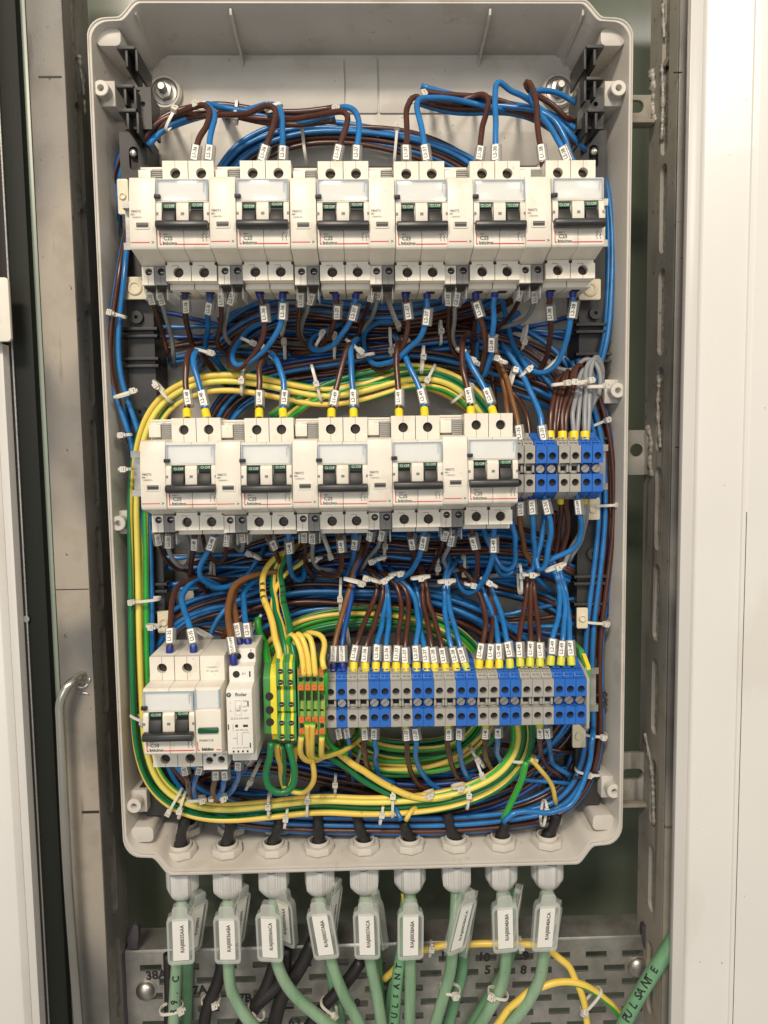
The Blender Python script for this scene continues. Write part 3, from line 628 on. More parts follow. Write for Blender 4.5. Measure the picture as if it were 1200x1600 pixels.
# ================================================================ BREAKERS AND MODULES
DEV = {}
def pole(x0, x1):
    """side profile of one pole: shoulders at y=5 (plates cover them), nose in front"""
    pr = [(46, 41.3), (5, 41.3), (5, 24), (-15.5, 24), (-17.2, 22.6), (-17.4, 8.2), (-15.8, 7.9), (-15.8, -5), (-18.2, -5.2), (-18.6, -20.6), (-17.6, -22.0), (-8, -24.0), (0, -25.6), (5, -25.7), (5, -38.6), (26, -38.6), (26, -41), (46, -41)]
    a = MB(); a.prism([(y, z) for y, z in pr], x0, x1, SIDE); return a
def shoulder(x0, x1, z0, z1, holes, r, th=5, rec=0):
    a = MB(); a.plate(rect(x0 + .12, x1 - .12, z0, z1), [circ(hx, hz, r, 18) for hx, hz in holes], 0, th - .05, FRONT); return a
def screwhead(parent, x, z, r=3.0, y=6.0, name='screw'):
    a = MB(); a.lathe([(r, 0), (r * .96, -.5)], lambda u, v, h: (x + u, y + h - 1.2, z + v), 16, 0)
    an = random.uniform(0, 3)
    for k in (0, 1):
        ca, sa = math.cos(an + k * math.pi / 2), math.sin(an + k * math.pi / 2)
        a.box(-r * .8, r * .8, -2.0, -1.72, -.28, .28, 1, T=lambda p: (x + p[0] * ca - p[2] * sa, y + p[1], z + p[0] * sa + p[2] * ca))
    a.build(name, ['screw', 'zinc'], parent)
def breaker(rating='C25'):
    e = empty('circuit_breaker', (0, 0, 0), 'x', 'circuit breaker')
    for k, (x0, x1) in enumerate(((-17.4, -.12), (.12, 17.4))):
        xc = (x0 + x1) / 2
        b = pole(x0, x1).build('pole', 'cream', e, bevel=.35)
        shoulder(x0, x1, 24.2, 41.2, [(xc, 33)], 3.5).build('terminal_cover', 'cream', e, bevel=0)
        shoulder(x0, x1, -38.5, -25.8, [(xc, -32.8)], 3.5).build('terminal_cover', 'cream', e, bevel=0)
        for z in (33, -32.8):
            a = MB(); a.lathe([(3.45, 4.7), (3.45, 4.9)], lambda u, v, h: (xc + u, h, z + v), 16); a.build('screw_well', 'hole_dark', e)
            a = MB(); a.lathe([(2.7, 3.9), (2.8, 4.6)], lambda u, v, h: (xc + u + .2, h, z + v - .2), 14, 0); a.box(xc - 1.9, xc + 2.3, 3.6, 3.85, z - .55, z + .05, 1); a.build('screw', ['screw', 'hole_dark'], e)
            a = MB(); a.box(xc - .12, xc + .12, -.06, 2, z + 3.6, z + (8.1 if z > 0 else 4.6)); a.box(xc - .12, xc + .12, -.06, 2, z - (8.5 if z > 0 else 5.6), z - 3.6); a.build('seam', 'ink_grey', e)
        a = MB(); a.box(xc - 4.2, xc - .1, -.06, 1, -28.3, -28.05); a.box(xc - .2, xc + .05, -.06, 1, -29.3, -28.05); a.build('seam', 'ink_grey', e)
        # flag and dark toggle in its window
        fx = xc + (-.6 if k == 0 else .2)
        a = MB(); a.box(fx - 4.4, fx + 4.4, -16.2, -15.7, -5, 7.6); a.build('toggle_slot', 'black', e)
        a = MB(); a.box(fx - 4.3, fx + 4.3, -17.4, -16.25, 4.9, 7.5); fl = a.build('status_flag', 'green_flag', e, bevel=.1)
        text('O.Off', 2.6, fl, (fx + .3, -17.45, 6.2), matn='ink_white', thick=.03, sx=1.05)
        a = MB(); a.prism([(-16.25, 3.8), (-18.5, 2.4), (-20.5, -2), (-21, -6), (-16.2, -6)], fx - 4.2, fx + 4.2, SIDE); a.build('toggle', 'black', e, bevel=.3)
    # raised frame round the two windows
    for x0, x1 in ((-17.3, -13.6), (-4.2, 3.9), (13.6, 17.3)):
        a = MB(); a.prism([(-15.82, 8.0), (-18.3, 8.0), (-19.5, 6.0), (-19.9, -5.8), (-15.82, -5.8)], x0, x1, SIDE); a.build('window_frame', 'cream', e, bevel=.4)
    for x in (-17.0, -.2, 16.9):
        a = MB(); a.box(x - .9 if x < 10 else x - 1.0, x + 1.3 if x < 10 else x + .35, -19.9, -19.2, -.6, 1.2); a.build('latch', 'mid_grey', e)
    a = MB(); a.prism([(-15.82, 8.2), (-18.3, 8.2), (-18.3, 8.9), (-15.82, 8.9)], -17.3, 17.3, SIDE); a.build('window_sill', 'cream', e, bevel=.1)
    # lever bar
    a = MB(); a.prism([(-19.5, -4.9), (-23, -4.8), (-25.2, -5.6), (-25.8, -8.4), (-24.6, -10.2), (-22, -10.7), (-18.4, -9.8)], -16.9, 16.9, SIDE); a.build('lever_bar', 'lever', e, bevel=.7)
    a = MB(); a.box(-16, 16, -19.5, -18.3, -9.4, -4.6); a.build('lever_slot', 'hole_dark', e)
    # clear label window with its card
    a = MB(); a.box(-15.2, 15.2, -17.75, -17.45, 9.2, 21.6); a.build('label_card', 'window_card', e)
    a = MB(); a.prism([(-16.8, 9.1), (16.8, 9.1), (16.8, 22.2), (-16.8, 22.2)], -18.9, -18.3, FRONT); a.build('label_window', 'clear', e, bevel=.15)
    for x in (-16.9, 16.1):
        a = MB(); a.box(x, x + .8, -19.3, -17.45, 9.1, 22.4); a.build('window_rim', 'clear_edge', e)
    a = MB(); a.box(-16, 16, -19.2, -17.5, 21.7, 22.3); a.build('window_rim', 'clear_edge', e)
    a = MB(); a.box(-18.2, -14.2, -20.6, -17.3, 10.2, 12.6); a.build('lock_tab', 'black', e, bevel=.3)
    a = MB(); a.box(13.9, 14.3, -19.2, -18.85, 14.5, 20); a.box(13.9, 16, -19.2, -18.85, 20, 20.4); a.build('window_catch', 'clear_edge', e)
    # print
    a = MB(); a.box(-15.8, -15.35, -18.95, -18.5, -18.6, -11.4); a.box(-15.8, -14.4, -18.96, -18.5, -19.2, -18.6); a.box(-4.2, 16.4, -18.96, -18.5, -19.1, -18.6); a.build('red_line', 'red', e)
    text(rating, 3.5, e, (-10.3, -18.9, -15.2), matn='ink_grey', thick=.02)
    text('6000  3', 1.5, e, (-11.2, -18.9, -12.6), matn='ink_grey')
    text('bticino', 3.1, e, (-9.1, -18.95, -18.3), matn='ink', thick=.05, sx=1.12)
    a = MB()
    for x in (12.6, 15.0):
        for z0, z1, dx in ((-12.5, -11.4, .6), (-14.6, -13.2, 0), (-17, -15.6, 0)):
            a.box(x + dx, x + dx + .25, -18.92, -18.6, z0, z1)
        a.box(x - .7, x, -18.93, -18.6, -12.9, -12.65); a.box(x - .7, x, -18.93, -18.6, -15.0, -14.75)
    a.build('print_symbol', 'ink_grey', e)
    # feet below, where the wires enter
    for x0, x1 in ((-17.2, -.3), (.3, 17.2)):
        xc = (x0 + x1) / 2
        a = MB(); a.plate(rect(x0, x1, -42.6, -38.7), [], 9, 44, FRONT); a.build('terminal_foot', 'cream', e, bevel=.4)
        a = MB(); a.box(xc - 3.2, xc + 3.2, 16, 24, -42.75, -41.5); a.build('wire_opening', 'hole_dark', e)
    for x in (-17.3, 0, 17.3):
        a = MB(); a.box(x - 1.1 if x > -17 else x, x + 1.1 if x < 17 else x, -.15, 2.5, -28.0, -26.0); a.build('rivet_slot', 'hole_dark', e)
    # left-side top tabs over the cable entries
    return e
def module():
    """slim trip module left of each breaker"""
    e = empty('trip_module', (0, 0, 0), 'x', 'trip module')
    pr = [(46, 38.5), (8, 38.5), (8, 26), (-14.5, 25.2), (-17.5, 24.2), (-19.5, 14), (-20.8, -3), (-21.2, -20), (-20, -22.4), (-8, -24.6), (1, -27), (3.5, -28.1), (46, -28.1)]
    a = MB(); a.prism(pr, -8.6, 8.6, SIDE); a.build('body', 'cream', e, bevel=.6)
    a = MB(); a.box(-8.2, 0.2, 2.5, 8, 27.5, 36.5); a.box(-8.2, 8.2, 8.1, 9, 38.6, 40.3); a.box(-3.5, 2.5, 5, 8, 36.6, 38.2); a.build('top_clip', 'cream', e, bevel=.4)
    a = MB()
    a.box(.6, 8.2, 4.2, 8, 25.5, 37.5)
    for k in range(8): a.box(.6, 8.2, 3.5, 4.15, 26.6 + k * 1.35, 27.3 + k * 1.35)
    a.build('ribbed_slide', 'grey_plastic', e, bevel=.12)
    for nm, x0, x1, mt in (('light_terminal', -8.4, -.3, 'cream'), ('dark_terminal', .1, 8.4, 'mid_grey')):
        xc = (x0 + x1) / 2
        a = MB(); a.plate(rect(x0, x1, -40.4, -28.2), [circ(xc + .6, -31.6, 2.5, 16)], 2, 6, FRONT); a.box(x0, x1, 6.1, 30, -40.3, -28.2); t = a.build(nm, mt, e, bevel=0)
        a = MB(); a.lathe([(2.45, 5.6), (2.45, 5.8)], lambda u, v, h: (xc + .6 + u, h, -31.6 + v), 14); a.build('screw_well', 'hole_dark', t)
        a = MB(); a.lathe([(1.8, 4.9), (1.9, 5.5)], lambda u, v, h: (xc + .6 + u, h, -31.6 + v), 12); a.box(xc - .7, xc + 1.9, 4.6, 4.88, -31.8, -31.5, 1); a.build('screw', ['screw', 'zinc'], t)
        a = MB(); a.box(xc - .1, xc + .15, 1.93, 3, -40.3, -34.4); a.build('seam', 'ink_grey', t)
    for x0, x1 in ((-7.9, -7.0), (-.4, .4), (7.0, 7.9)):
        a = MB(); a.box(x0, x1, 6, 24, -50, -40.6); a.build('lower_guide', 'clear', e, bevel=.2)
    a = MB(); a.box(-7.6, -.6, 5.5, 20, -41.9, -40.45); a.box(.6, 7.6, 5.5, 20, -41.9, -40.45); a.build('wire_opening', 'hole_dark', e)
    # print and window
    a = MB(); a.plate(rrect(-4.9, 4.9, -9.6, -4.9, .9, 3), [rrect(-4.1, 4.1, -8.9, -5.6, .5, 2)], -21.5, -20.4, FRONT); fr = a.build('window_bezel', 'cream', e)
    a = MB(); a.box(-4.2, 4.2, -20.98, -20.3, -9.0, -5.5); a.build('window_pane', 'mid_grey', fr)
    a = MB(); a.box(-3.6, 3.6, -21.05, -20.9, -8.2, -6.6); a.build('window_core', 'frame_black', fr)
    a = MB(); a.box(-7.9, 4.3, -21.45, -20.9, -18.4, -17.9); a.build('red_line', 'red', e)
    text('F80ST2', 2.2, e, (-4.0, -20.85, 1.8), matn='ink_grey', sx=.95)
    text('380~', 1.6, e, (-6.0, -20.95, -.2), matn='ink_grey')
    text('110/415V~', 1.6, e, (-3.4, -21.0, -2.1), matn='ink_grey', sx=.95)
    text('>', 3.2, e, (6.4, -21.3, -18.3), matn='ink_grey', thick=.06)
    return e
proto_b = breaker(); proto_m = module()
def place(proto, px, py, Y, lab, grp, first, z=33.0, scale=1.0):
    """px,py: photo position of the upper screw hole line centre; z: its height in the device"""
    o = proto if first else copy_tree(proto)
    c = P(px, py, Y); o.location = ((c[0] + random.uniform(-.15, .15)) * K, (c[1] + random.uniform(-.5, .5)) * K, (c[2] - z + random.uniform(-.3, .3)) * K); tag(o, lab, None, grp)
    for ch in o.children:
        b = ch.name.split('.')[0]
        if b == 'status_flag': ch.location.z += random.uniform(-.5, .35) * K
        elif b == 'lever_bar': ch.location.z += random.uniform(-.35, .25) * K; ch.rotation_euler.y = math.radians(random.uniform(-.4, .4))
    o.rotation_euler = (math.radians(random.uniform(-.5, .5)), math.radians(random.uniform(-.25, .25)), 0)
    return o
R1 = [(294, 271), (415, 271), (536, 271.5), (655, 271.5), (773.5, 271), (891.5, 270)]
R2 = [(306, 671.5), (420, 671), (536, 670), (649, 668), (763, 664)]
Y1, Y2, Y3 = -58, -52, -70
nb = 0
for i, (x, y) in enumerate(R1):
    place(proto_b, x, y, Y1, f'cream two-pole breaker marked C25, {ORD[i]} from left in the top row', 'cream two-pole breakers', nb == 0); nb += 1
    place(proto_m, x - 60.2, y, Y1, f'slim cream trip module with window, {ORD[i]} from left in the top row', 'slim trip modules', nb == 1)
for i, (x, y) in enumerate(R2):
    place(proto_b, x, y, Y2, f'cream two-pole breaker marked C25, {ORD[i]} from left in the middle row', 'cream two-pole breakers', False)
    place(proto_m, x - 57.2, y, Y2, f'slim cream trip module with window, {ORD[i]} from left in the middle row', 'slim trip modules', False)
# ---- bottom row: C10 breaker, lamp module, switching relay
b3 = copy_tree(proto_b, skip=())
for ch in list(b3.children):
    if ch.name.startswith('lettering') and ch.data == text_mesh('C25', 3.5, 'CENTER', 'ink_grey', .02): ch.data = text_mesh('C10', 3.5, 'CENTER', 'ink_grey', .02)
c = P(272.5, 1044, Y3); b3.location = (c[0] * K, c[1] * K, (c[2] - 33) * K); tag(b3, 'cream two-pole breaker marked C10 at the left end of the bottom row', None, 'cream two-pole breakers')
c10 = c
lm = empty('lamp_module', (c[0] + 26.4, Y3, c[2] - 33), 'slim cream lamp module with green lens right of the C10 breaker', 'lamp module')
pr = [(46, 41.3), (0, 41.3), (0, 24.2), (-15.5, 24), (-17.2, 22.6), (-17.4, 9.2), (-18.2, 8.6), (-18.6, -20.6), (-17.6, -22.0), (-6, -24.6), (0, -27.5), (5, -27.6), (5, -41.3), (46, -41.3)]
a = MB(); a.prism(pr, -8.6, 8.6, SIDE); a.build('body', 'cream', lm, bevel=.4)
a = MB(); a.plate(rect(-8.5, 8.5, -41.2, -27.7), [circ(-4.2, -34.5, 2.6, 16), circ(4.2, -34, 2.6, 16), circ(-.3, -30.6, 1.3, 10)], 0, 4.9, FRONT); a.build('terminal_cover', 'cream_pale', lm)
a = MB(); a.box(-7.5, 7.5, 4.4, 4.95, -38, -28.5); a.build('screw_well', 'hole_dark', lm)
a = MB(); a.box(-7.6, 7.6, -17.75, -17.45, 10.3, 22.2); a.build('label_card', 'window_card', lm)
a = MB(); a.box(-8.2, 8.2, -18.9, -18.3, 10.1, 22.9); a.build('label_window', 'clear', lm)
a = MB(); a.box(7.6, 8.5, -19.3, -17.4, 10.1, 23); a.box(-8.5, -7.6, -19.3, -17.4, 10.1, 23); a.build('window_rim', 'clear_edge', lm)
a = MB(); a.prism(rrect(-6.9, 6.9, -7, -3.2, .8, 3), -20, -18.4, FRONT); a.build('lens', 'green_lens', lm, bevel=.4)
a = MB(); a.box(-7.8, -7.4, -18.95, -18.5, -19, -13); a.box(-7.8, -6.4, -18.95, -18.5, -19.2, -18.7); a.box(5, 8, -18.95, -18.5, -19.2, -18.7); a.build('red_line', 'red', lm)
text('bticino', 2.9, lm, (-.8, -18.95, -18.4), matn='ink', thick=.12); text('FN40V110', 2.2, lm, (-1.6, -18.9, -12.3), matn='ink_grey')
text('X1', 2.3, lm, (-6.6, -.05, -30.5), matn='ink'); text('X2', 2.3, lm, (6.6, -.05, -30.2), matn='ink')
text('110/400V~', 1.9, lm, (0, -.06, 33), matn='ink_grey'); text('X1-(x)-X2', 2.0, lm, (0, -.06, 30.4), matn='ink_grey')
cr = P(378, 1055, -66); cr[2] = c10[2] - 33; rl = empty('switching_relay', (P(373.5, 1090, -84)[0], -70, c10[2] - 33), 'narrow pale switching relay with slide switch and terminal A1', 'relay')
pr = [(46, 44), (8, 44), (8, 34.5), (-1, 33.5), (-1, 22.8), (-12, 21.4), (-14, 20), (-14, -24), (-10, -26.5), (2, -27), (2, -36), (46, -36)]
a = MB(); a.prism(pr, -8.8, 8.8, SIDE); a.build('body', 'cream_pale', rl, bevel=.5)
for k in range(9):
    a = MB(); a.box(8.85, 9.3, -2 + k * 4.4, .3 + k * 4.4, -26, 20); a.build('vent_rib', 'cream_pale', rl)
a = MB()
for x, z, r, y in ((5.5, 38.6, 2.5, 7.9), (-4, 38.4, 2.6, 7.9), (-3.8, 28, 2.5, -1.1)): a.lathe([(r, 0), (r, .3)], lambda u, v, h: (x + u, y + h - .1, z + v), 16)
a.build('screw_well', 'hole_dark', rl)
text('3', 3.0, rl, (5.3, 7.9, 42.2), matn='ink_grey'); text('A1', 2.6, rl, (1.6, -1.06, 28.3), matn='ink'); 
a = MB(); a.box(5.2, 6.2, -1.15, -.9, 26, 30); a.box(5.6, 6.4, -14.15, -13.8, 9.6, 13.2); a.box(-8.2, -7.5, -14.15, -13.8, -7, -3.2); a.box(6.4, 7.2, -14.15, -13.8, -20, -16.5)
for x in (-5.4, -2.2, 1, 4.2): a.box(x, x + 1.2, -14.15, -13.8, -23.2, -21.8)
a.box(-3.2, -1.3, -14.15, -13.8, -5.4, -3.4); a.box(2.2, 5.5, -14.15, -13.8, -5.2, -3.6)
for x in (-2.2, 1.2): a.box(x, x + .18, -14.1, -13.8, -18, -9)
a.box(-5, -2.1, -14.1, -13.8, -13.2, -13.0)
a.build('print_symbol', 'ink', rl)
text('finder', 3.4, rl, (1.4, -14.05, 17.6), matn='ink_grey', thick=.1); text('22.32.0.230.4340', 1.9, rl, (0, -14.05, .8), matn='ink', sx=.95)
a = MB(); 
a.lathe([(1.6, 0), (1.6, .2)], lambda u, v, h: (-7.0 + u, -14.05 - h, 17.6 + v), 18); a.build('round_mark', 'ink_grey', rl)
text('F', 2.0, rl, (-6.95, -14.3, 17.6), matn='ink_white', thick=.08)
text('ON', 1.7, rl, (4.0, -14.05, 12.9), matn='ink'); text('AUTO', 1.7, rl, (4.6, -14.05, 9.2), matn='ink'); text('OFF', 1.7, rl, (4.0, -14.05, 6.2), matn='ink')
text('I', 1.7, rl, (-6.2, -14.05, 11.8), matn='ink'); text('0', 1.7, rl, (-6.0, -14.05, 6.2), matn='ink')
text('20A 440V AC', 1.5, rl, (1.2, -14.05, -7.4), matn='ink'); text('AC-7a', 1.5, rl, (4, -14.05, -9.2), matn='ink'); text('230...240VAC 220VDC', 1.2, rl, (0, -14.05, -20), matn='ink')
text('R M A T', 1.3, rl, (-4.8, -14.05, -5.6), rot=(90, 90, 0), matn='ink_grey')
a = MB(); a.plate(rect(-3.2, 1.4, 3.6, 14.2), [rect(-2.6, .8, 4.2, 13.6)], -14.5, -13.9, FRONT); a.build('switch_bezel', 'cream_pale', rl)
a = MB(); a.box(-2.3, .5, -16, -13.9, 7.4, 10.6); a.build('slide_switch', 'cream', rl, bevel=.3)
# ================================================================ TERMINAL BLOCKS
def terminal(mt, label_window=True, recess='grey'):
    e = empty('terminal_block', (0, 0, 0), 'x', 'terminal block')
    w = 3.95
    pr = [(40, 27), (22, 27), (20, 24), (7.5, 20.5), (5.5, 17.5), (4, 17)]
    up = [(4, 17), (4, 4.2), (9, 3.8), (9, -3.8), (4, -4.2), (4, -17.2), (7, -19.5), (16, -24), (40, -25)]
    a = MB(); a.prism(pr + up[1:], -w, w, SIDE); b = a.build('body', mt, e, bevel=.3)
    for z0, z1, hz in ((4.1, 17.2, 9.4), (-17.3, -4.1, -10.3)):
        a = MB(); a.plate(rect(-w, w, z0, z1), [circ(0, hz, 2.75, 18)], 0, 3.95, FRONT); a.build('screw_face', mt, e)
        a = MB(); a.lathe([(2.7, 3.6), (2.7, 3.8)], lambda u, v, h: (u, h, hz + v), 14); a.box(-2.2, 2.2, 3.3, 3.55, hz - .3, hz + .3, 1); a.build('screw_well', ['hole_dark', 'screw'], e)
    a = MB(); a.box(-w, -w + .9, .3, 3.9, 3.2, 4.05) 
    for k in range(3):
        z = 18.6 + k * 1.7; y = 5.2 + k * 2.6
        a.box(-2.6, -.4, y, y + 1.6, z + .6, z + 1.5); a.box(.6, 2.8, y, y + 1.6, z + .6, z + 1.5)
    a.build('label_ridges', mt, e, bevel=.1)
    if recess == 'grey':
        a = MB(); a.box(-2.9, 2.9, 5.8, 8.9, 1.6, 3.7); a.box(-2.9, 2.9, 5.8, 8.9, -3.7, -1.8); a.box(-3.9, -2.3, 2.5, 8.8, -2.8, 3.2); a.box(2.3, 3.9, 2.5, 8.8, -2.8, 3.2); a.build('jumper_channel', mt, e, bevel=.3)
        a = MB(); a.box(-2.2, 2.2, 8.4, 8.95, -1.7, 1.5); a.build('jumper_bar', 'hole_dark', e)
    else:
        a = MB(); a.lathe([(3.2, 7), (3.4, 4.2), (3.0, 3.8)], lambda u, v, h: (u, h, v - .2), 16, 0); a.box(-2.8, 2.8, 3.5, 3.7, -.5, -.05, 1, T=lambda p: (p[0] * .8 + p[2] * .5, p[1], p[0] * .6 + p[2])); a.build('jumper_screw', ['zinc', 'hole_dark'], e)
    return e
pg, pb = terminal('grey_plastic'), terminal('blue_plastic', recess='screw')
ug = ub = 0
def block(kind, px, py, Y, lab, grp, zoff=9.4):
    global ug, ub
    if kind == 'g': o = pg if not ug else copy_tree(pg); ug += 1
    else: o = pb if not ub else copy_tree(pb); ub += 1
    c = P(px, py, Y); o.location = (c[0] * K, c[1] * K, (c[2] - zoff) * K); tag(o, lab, None, grp); return o
T2 = [('g', 810), ('g', 828), ('b', 846), ('b', 863.5), ('g', 882), ('g', 899.5), ('b', 917), ('b', 934.5)]
NM = {'g': 'grey', 'b': 'blue'}
cnt = {'g': 0, 'b': 0}
for k, x in T2:
    block(k, x, 713 - (x - 810) * .01, -36, f'{NM[k]} terminal block, {ORD[cnt[k]]} {NM[k]} one from left in the middle row', f'{NM[k]} terminal blocks'); cnt[k] += 1
seq = 'gbggbbggbbggbbggbbgggbbb'
T3 = [516.5 + i * 17.04 for i in range(24)]
MK3 = ['CUT-OFF', 'CUT-OFF', 'L1-36', 'L1-36', 'L2-36', 'L2-36', 'L1-37', 'L1-37', 'L2-37', 'L2-37', 'L1-38', 'L1-38', 'L2-38', 'L2-38', 'L1-48', 'L1-48', 'L2-48', 'L2-48', 'L1-49', 'L1-49', 'L1-49', 'L2-49', 'L2-49', 'L2-49']
ORD24 = ORD + ['thirteenth', 'fourteenth', 'fifteenth', 'sixteenth', 'seventeenth', 'eighteenth', 'nineteenth', 'twentieth', 'twenty-first', 'twenty-second', 'twenty-third', 'twenty-fourth']
def y3(x): return 1082 - (x - 516) * .0135
for i, (k, x) in enumerate(zip(seq, T3)):
    block(k, x, y3(x), -47, f'{NM[k]} terminal block under marker {MK3[i]}, {ORD24[i]} from left in the bottom strip', f'{NM[k]} terminal blocks')
# end plate of the strip
c = P(912, 1080, -47); ep = MB(); ep.prism([(36, 27), (20, 25), (2, 20), (-.5, 18), (-.5, -19), (3, -22), (36, -24)], 0, 2.2, SIDE); o = link('end_plate', ep.mesh('end_plate', ['grey_plastic'], bevel=.3), None, (c[0] + 2.2, -47, c[2] - 9.4)); tag(o, 'grey end plate closing the right end of the bottom terminal strip', 'end plate')
eb = empty('earth_terminal', (c[0] + 6.6, -36, c[2] - 9.4), 'green and yellow earth clamp at the right end of the terminal strip', 'earth terminal')
a = MB(); a.prism([(40, 34), (18, 33), (14, 28), (2, 24), (0, 20), (0, -18), (3, -21), (40, -23)], -2.0, 2.0, SIDE); a.build('body', 'term_green', eb, bevel=.4)
a = MB(); a.prism([(14, 31), (10, 29), (1, 24.4), (1, 22), (11, 26)], -.8, 2.1, SIDE); a.build('stripe', 'term_yellow', eb)
# ---- earth terminals left of the strip
def colwave(a, x0, x1, zs, y0, y1, mi=0):
    for z0, z1 in zs: a.box(x0, x1, y0, y1, z0, z1, mi)
g = P(422, 1100, -60); e = empty('earth_terminal', g, 'large green and yellow earth terminal with three screw holes, leftmost', 'earth terminal', 'green and yellow earth terminals')
a = MB(); a.prism([(30, 27), (10, 26), (3, 22), (0, 19), (0, -22), (5, -24), (30, -26)], -4.6, .4, SIDE); a.build('green_half', 'term_green', e, bevel=.3)
a = MB(); a.prism([(30, 29), (8, 27), (2, 23), (-1, 20), (-1, -22), (1, -23), (4, -28), (30, -28)], .5, 5.0, SIDE); a.build('yellow_half', 'term_yellow', e, bevel=.3)
a = MB()
for z in (6, -4, -13): a.lathe([(2.9, 0), (2.9, .2)], lambda u, v, h: (u - .2, -1.2 + h, z + v), 16)
a.build('screw_well', 'hole_dark', e)
def earth2(px, lab):
    g = P(px, 1100, -62); e = empty('earth_terminal', g, lab, 'earth terminal', 'green and yellow earth terminals')
    prf = [(32, 36), (12, 35), (6, 32), (0, 30), (0, 13), (5, 12), (5, 9.5), (2, 9), (2, -6), (6, -8), (0, -12), (0, -27), (4, -29), (32, -29)]
    for x0, x1, m_ in ((-3.4, -.6, 'term_green'), (-.55, 1.6, 'term_yellow'), (1.65, 3.4, 'term_green')):
        a = MB(); a.prism([(y + (0 if m_ == 'term_yellow' else .4), z) for y, z in prf], x0, x1, SIDE); a.build('yellow_layer' if m_ == 'term_yellow' else 'green_layer', m_, e, bevel=.25)
    a = MB()
    for z, y in ((24, -.2), (16, -.2), (-1, 1.8), (-14, -.2), (-24, -.2)): a.lathe([(1.9, 0), (1.9, .2)], lambda u, v, h: (u, y - .1 + h, z + v), 14, 0); a.box(-1.3, 1.3, y - .3, y - .15, z - .25, z + .3, 1)
    a.build('screw', ['hole_dark', 'zinc'], e)
earth2(439.5, 'screw earth terminal right of the large leftmost earth terminal'); earth2(454.5, 'screw earth terminal left of the orange push-in terminals')
for i in range(4):
    g = P(470.5 + i * 10.6, 1098, -58); e = empty('earth_terminal', g, f'push-in earth terminal with orange levers, {ORD[i]} from left of four', 'earth terminal', 'green push-in earth terminals')
    a = MB(); a.prism([(30, 28), (8, 27), (0, 25), (0, 9), (5, 7), (5, 1), (3, -2), (1, -12), (0, -14), (0, -24), (6, -26), (30, -27)], -2.35, 2.35, SIDE); a.build('body', 'term_lime', e, bevel=.3)
    a = MB(); a.box(-2.36, -1.3, -.25, 20, -25, 26); a.build('green_edge', 'term_green', e)
    for z in (23, 11.5, -12.5, -21.5):
        a = MB(); a.plate(rect(-1.8, 1.8, z - 2, z + 2), [circ(0, z, .5, 8)], -.9, .6, FRONT); a.build('release_lever', 'orange', e)
    a = MB()
    for z in (17.3, 3.6, -7.2, -17): a.lathe([(1.8, 0), (1.8, .3)], lambda u, v, h: (u, (-.1 if abs(z) > 10 else 2.0) + h, z * 1 + v), 14)
    a.build('wire_hole', 'hole_dark', e)
# ================================================================ WIRES
B = WR
def brk(i, r, end, pole_): return f'at {end} {pole_} terminal of {ROW[r]} row breaker {["one", "two", "three", "four", "five", "six"][i]} from left'
# ---------- bundles in the depth of the box, back to front
bundle('bbnbnbbnnb', [(355, 275), (375, 245), (420, 222), (480, 210), (545, 212), (620, 222), (690, 240), (735, 262), (760, 290)], 40, 36, 12.5, 'wire in the arched bundle behind the upper edge of the top row', 'arching behind the top row', Rz=7, turn=.3)
bundle('nnbnnb', [(228, 225), (245, 200), (262, 188), (300, 176), (345, 172), (375, 178), (430, 186), (480, 184), (522, 176)], 5, 8, 6.0, 'wire in the loose bundle above the first three top row breakers', 'along the upper left of the box', Rz=5)
bundle('bnbnbn', [(655, 152), (700, 160), (760, 160), (815, 172), (860, 192), (900, 222)], 6, 12, 8, 'wire in the fan running to the upper right bracket', 'fanning to the upper right corner', Rz=6)
bundle('bbbdn', [(225, 215), (195, 240), (182, 290), (178, 380), (180, 450), (178, 520), (183, 600), (200, 670), (225, 760), (236, 880), (238, 1000), (240, 1120), (262, 1210), (300, 1262), (360, 1282), (450, 1286), (560, 1284), (700, 1270), (800, 1240), (870, 1190)], 34, 34, 6.0, 'wire running down the left side of the box', 'down the left side', Rz=7)
bundle('nnbb', [(214, 300, 36), (206, 340, 30), (196, 380, 18), (190, 430), (183, 480), (177, 540), (182, 600), (196, 640), (212, 690), (222, 760), (228, 860), (233, 960), (236, 1060)], 5, 14, 6.0, 'wire in the tied bundle beside the left frame', 'beside the left frame', Rz=3)
bundle('bbb', [(915, 215), (940, 260), (955, 320), (960, 400), (956, 480), (948, 540), (930, 590), (915, 630)], 32, 14, 5.0, 'wire looping down the right side beside the top row', 'down the right side', Rz=6)
bundle('bnbnnb', [(905, 560), (925, 620), (940, 670), (948, 740), (948, 820), (940, 900), (930, 980), (927, 1060), (930, 1130), (924, 1185), (905, 1235), (875, 1265), (835, 1276), (780, 1284), (700, 1290), (600, 1290), (480, 1288), (380, 1280), (310, 1258), (268, 1215), (250, 1150)], 18, 24, 9.5, 'wire in the long bundle down the right side of the box', 'in the long right hand bundle', Rz=6, turn=0, wand=.25, order=True)
bundle('nnbbnn', [(300, 1250), (380, 1278), (480, 1288), (600, 1290), (720, 1285), (790, 1270), (840, 1255), (885, 1225), (908, 1170), (915, 1100)], 26, 34, 7, 'wire in the lowest bundle above the cable glands', 'above the glands', Rz=5)
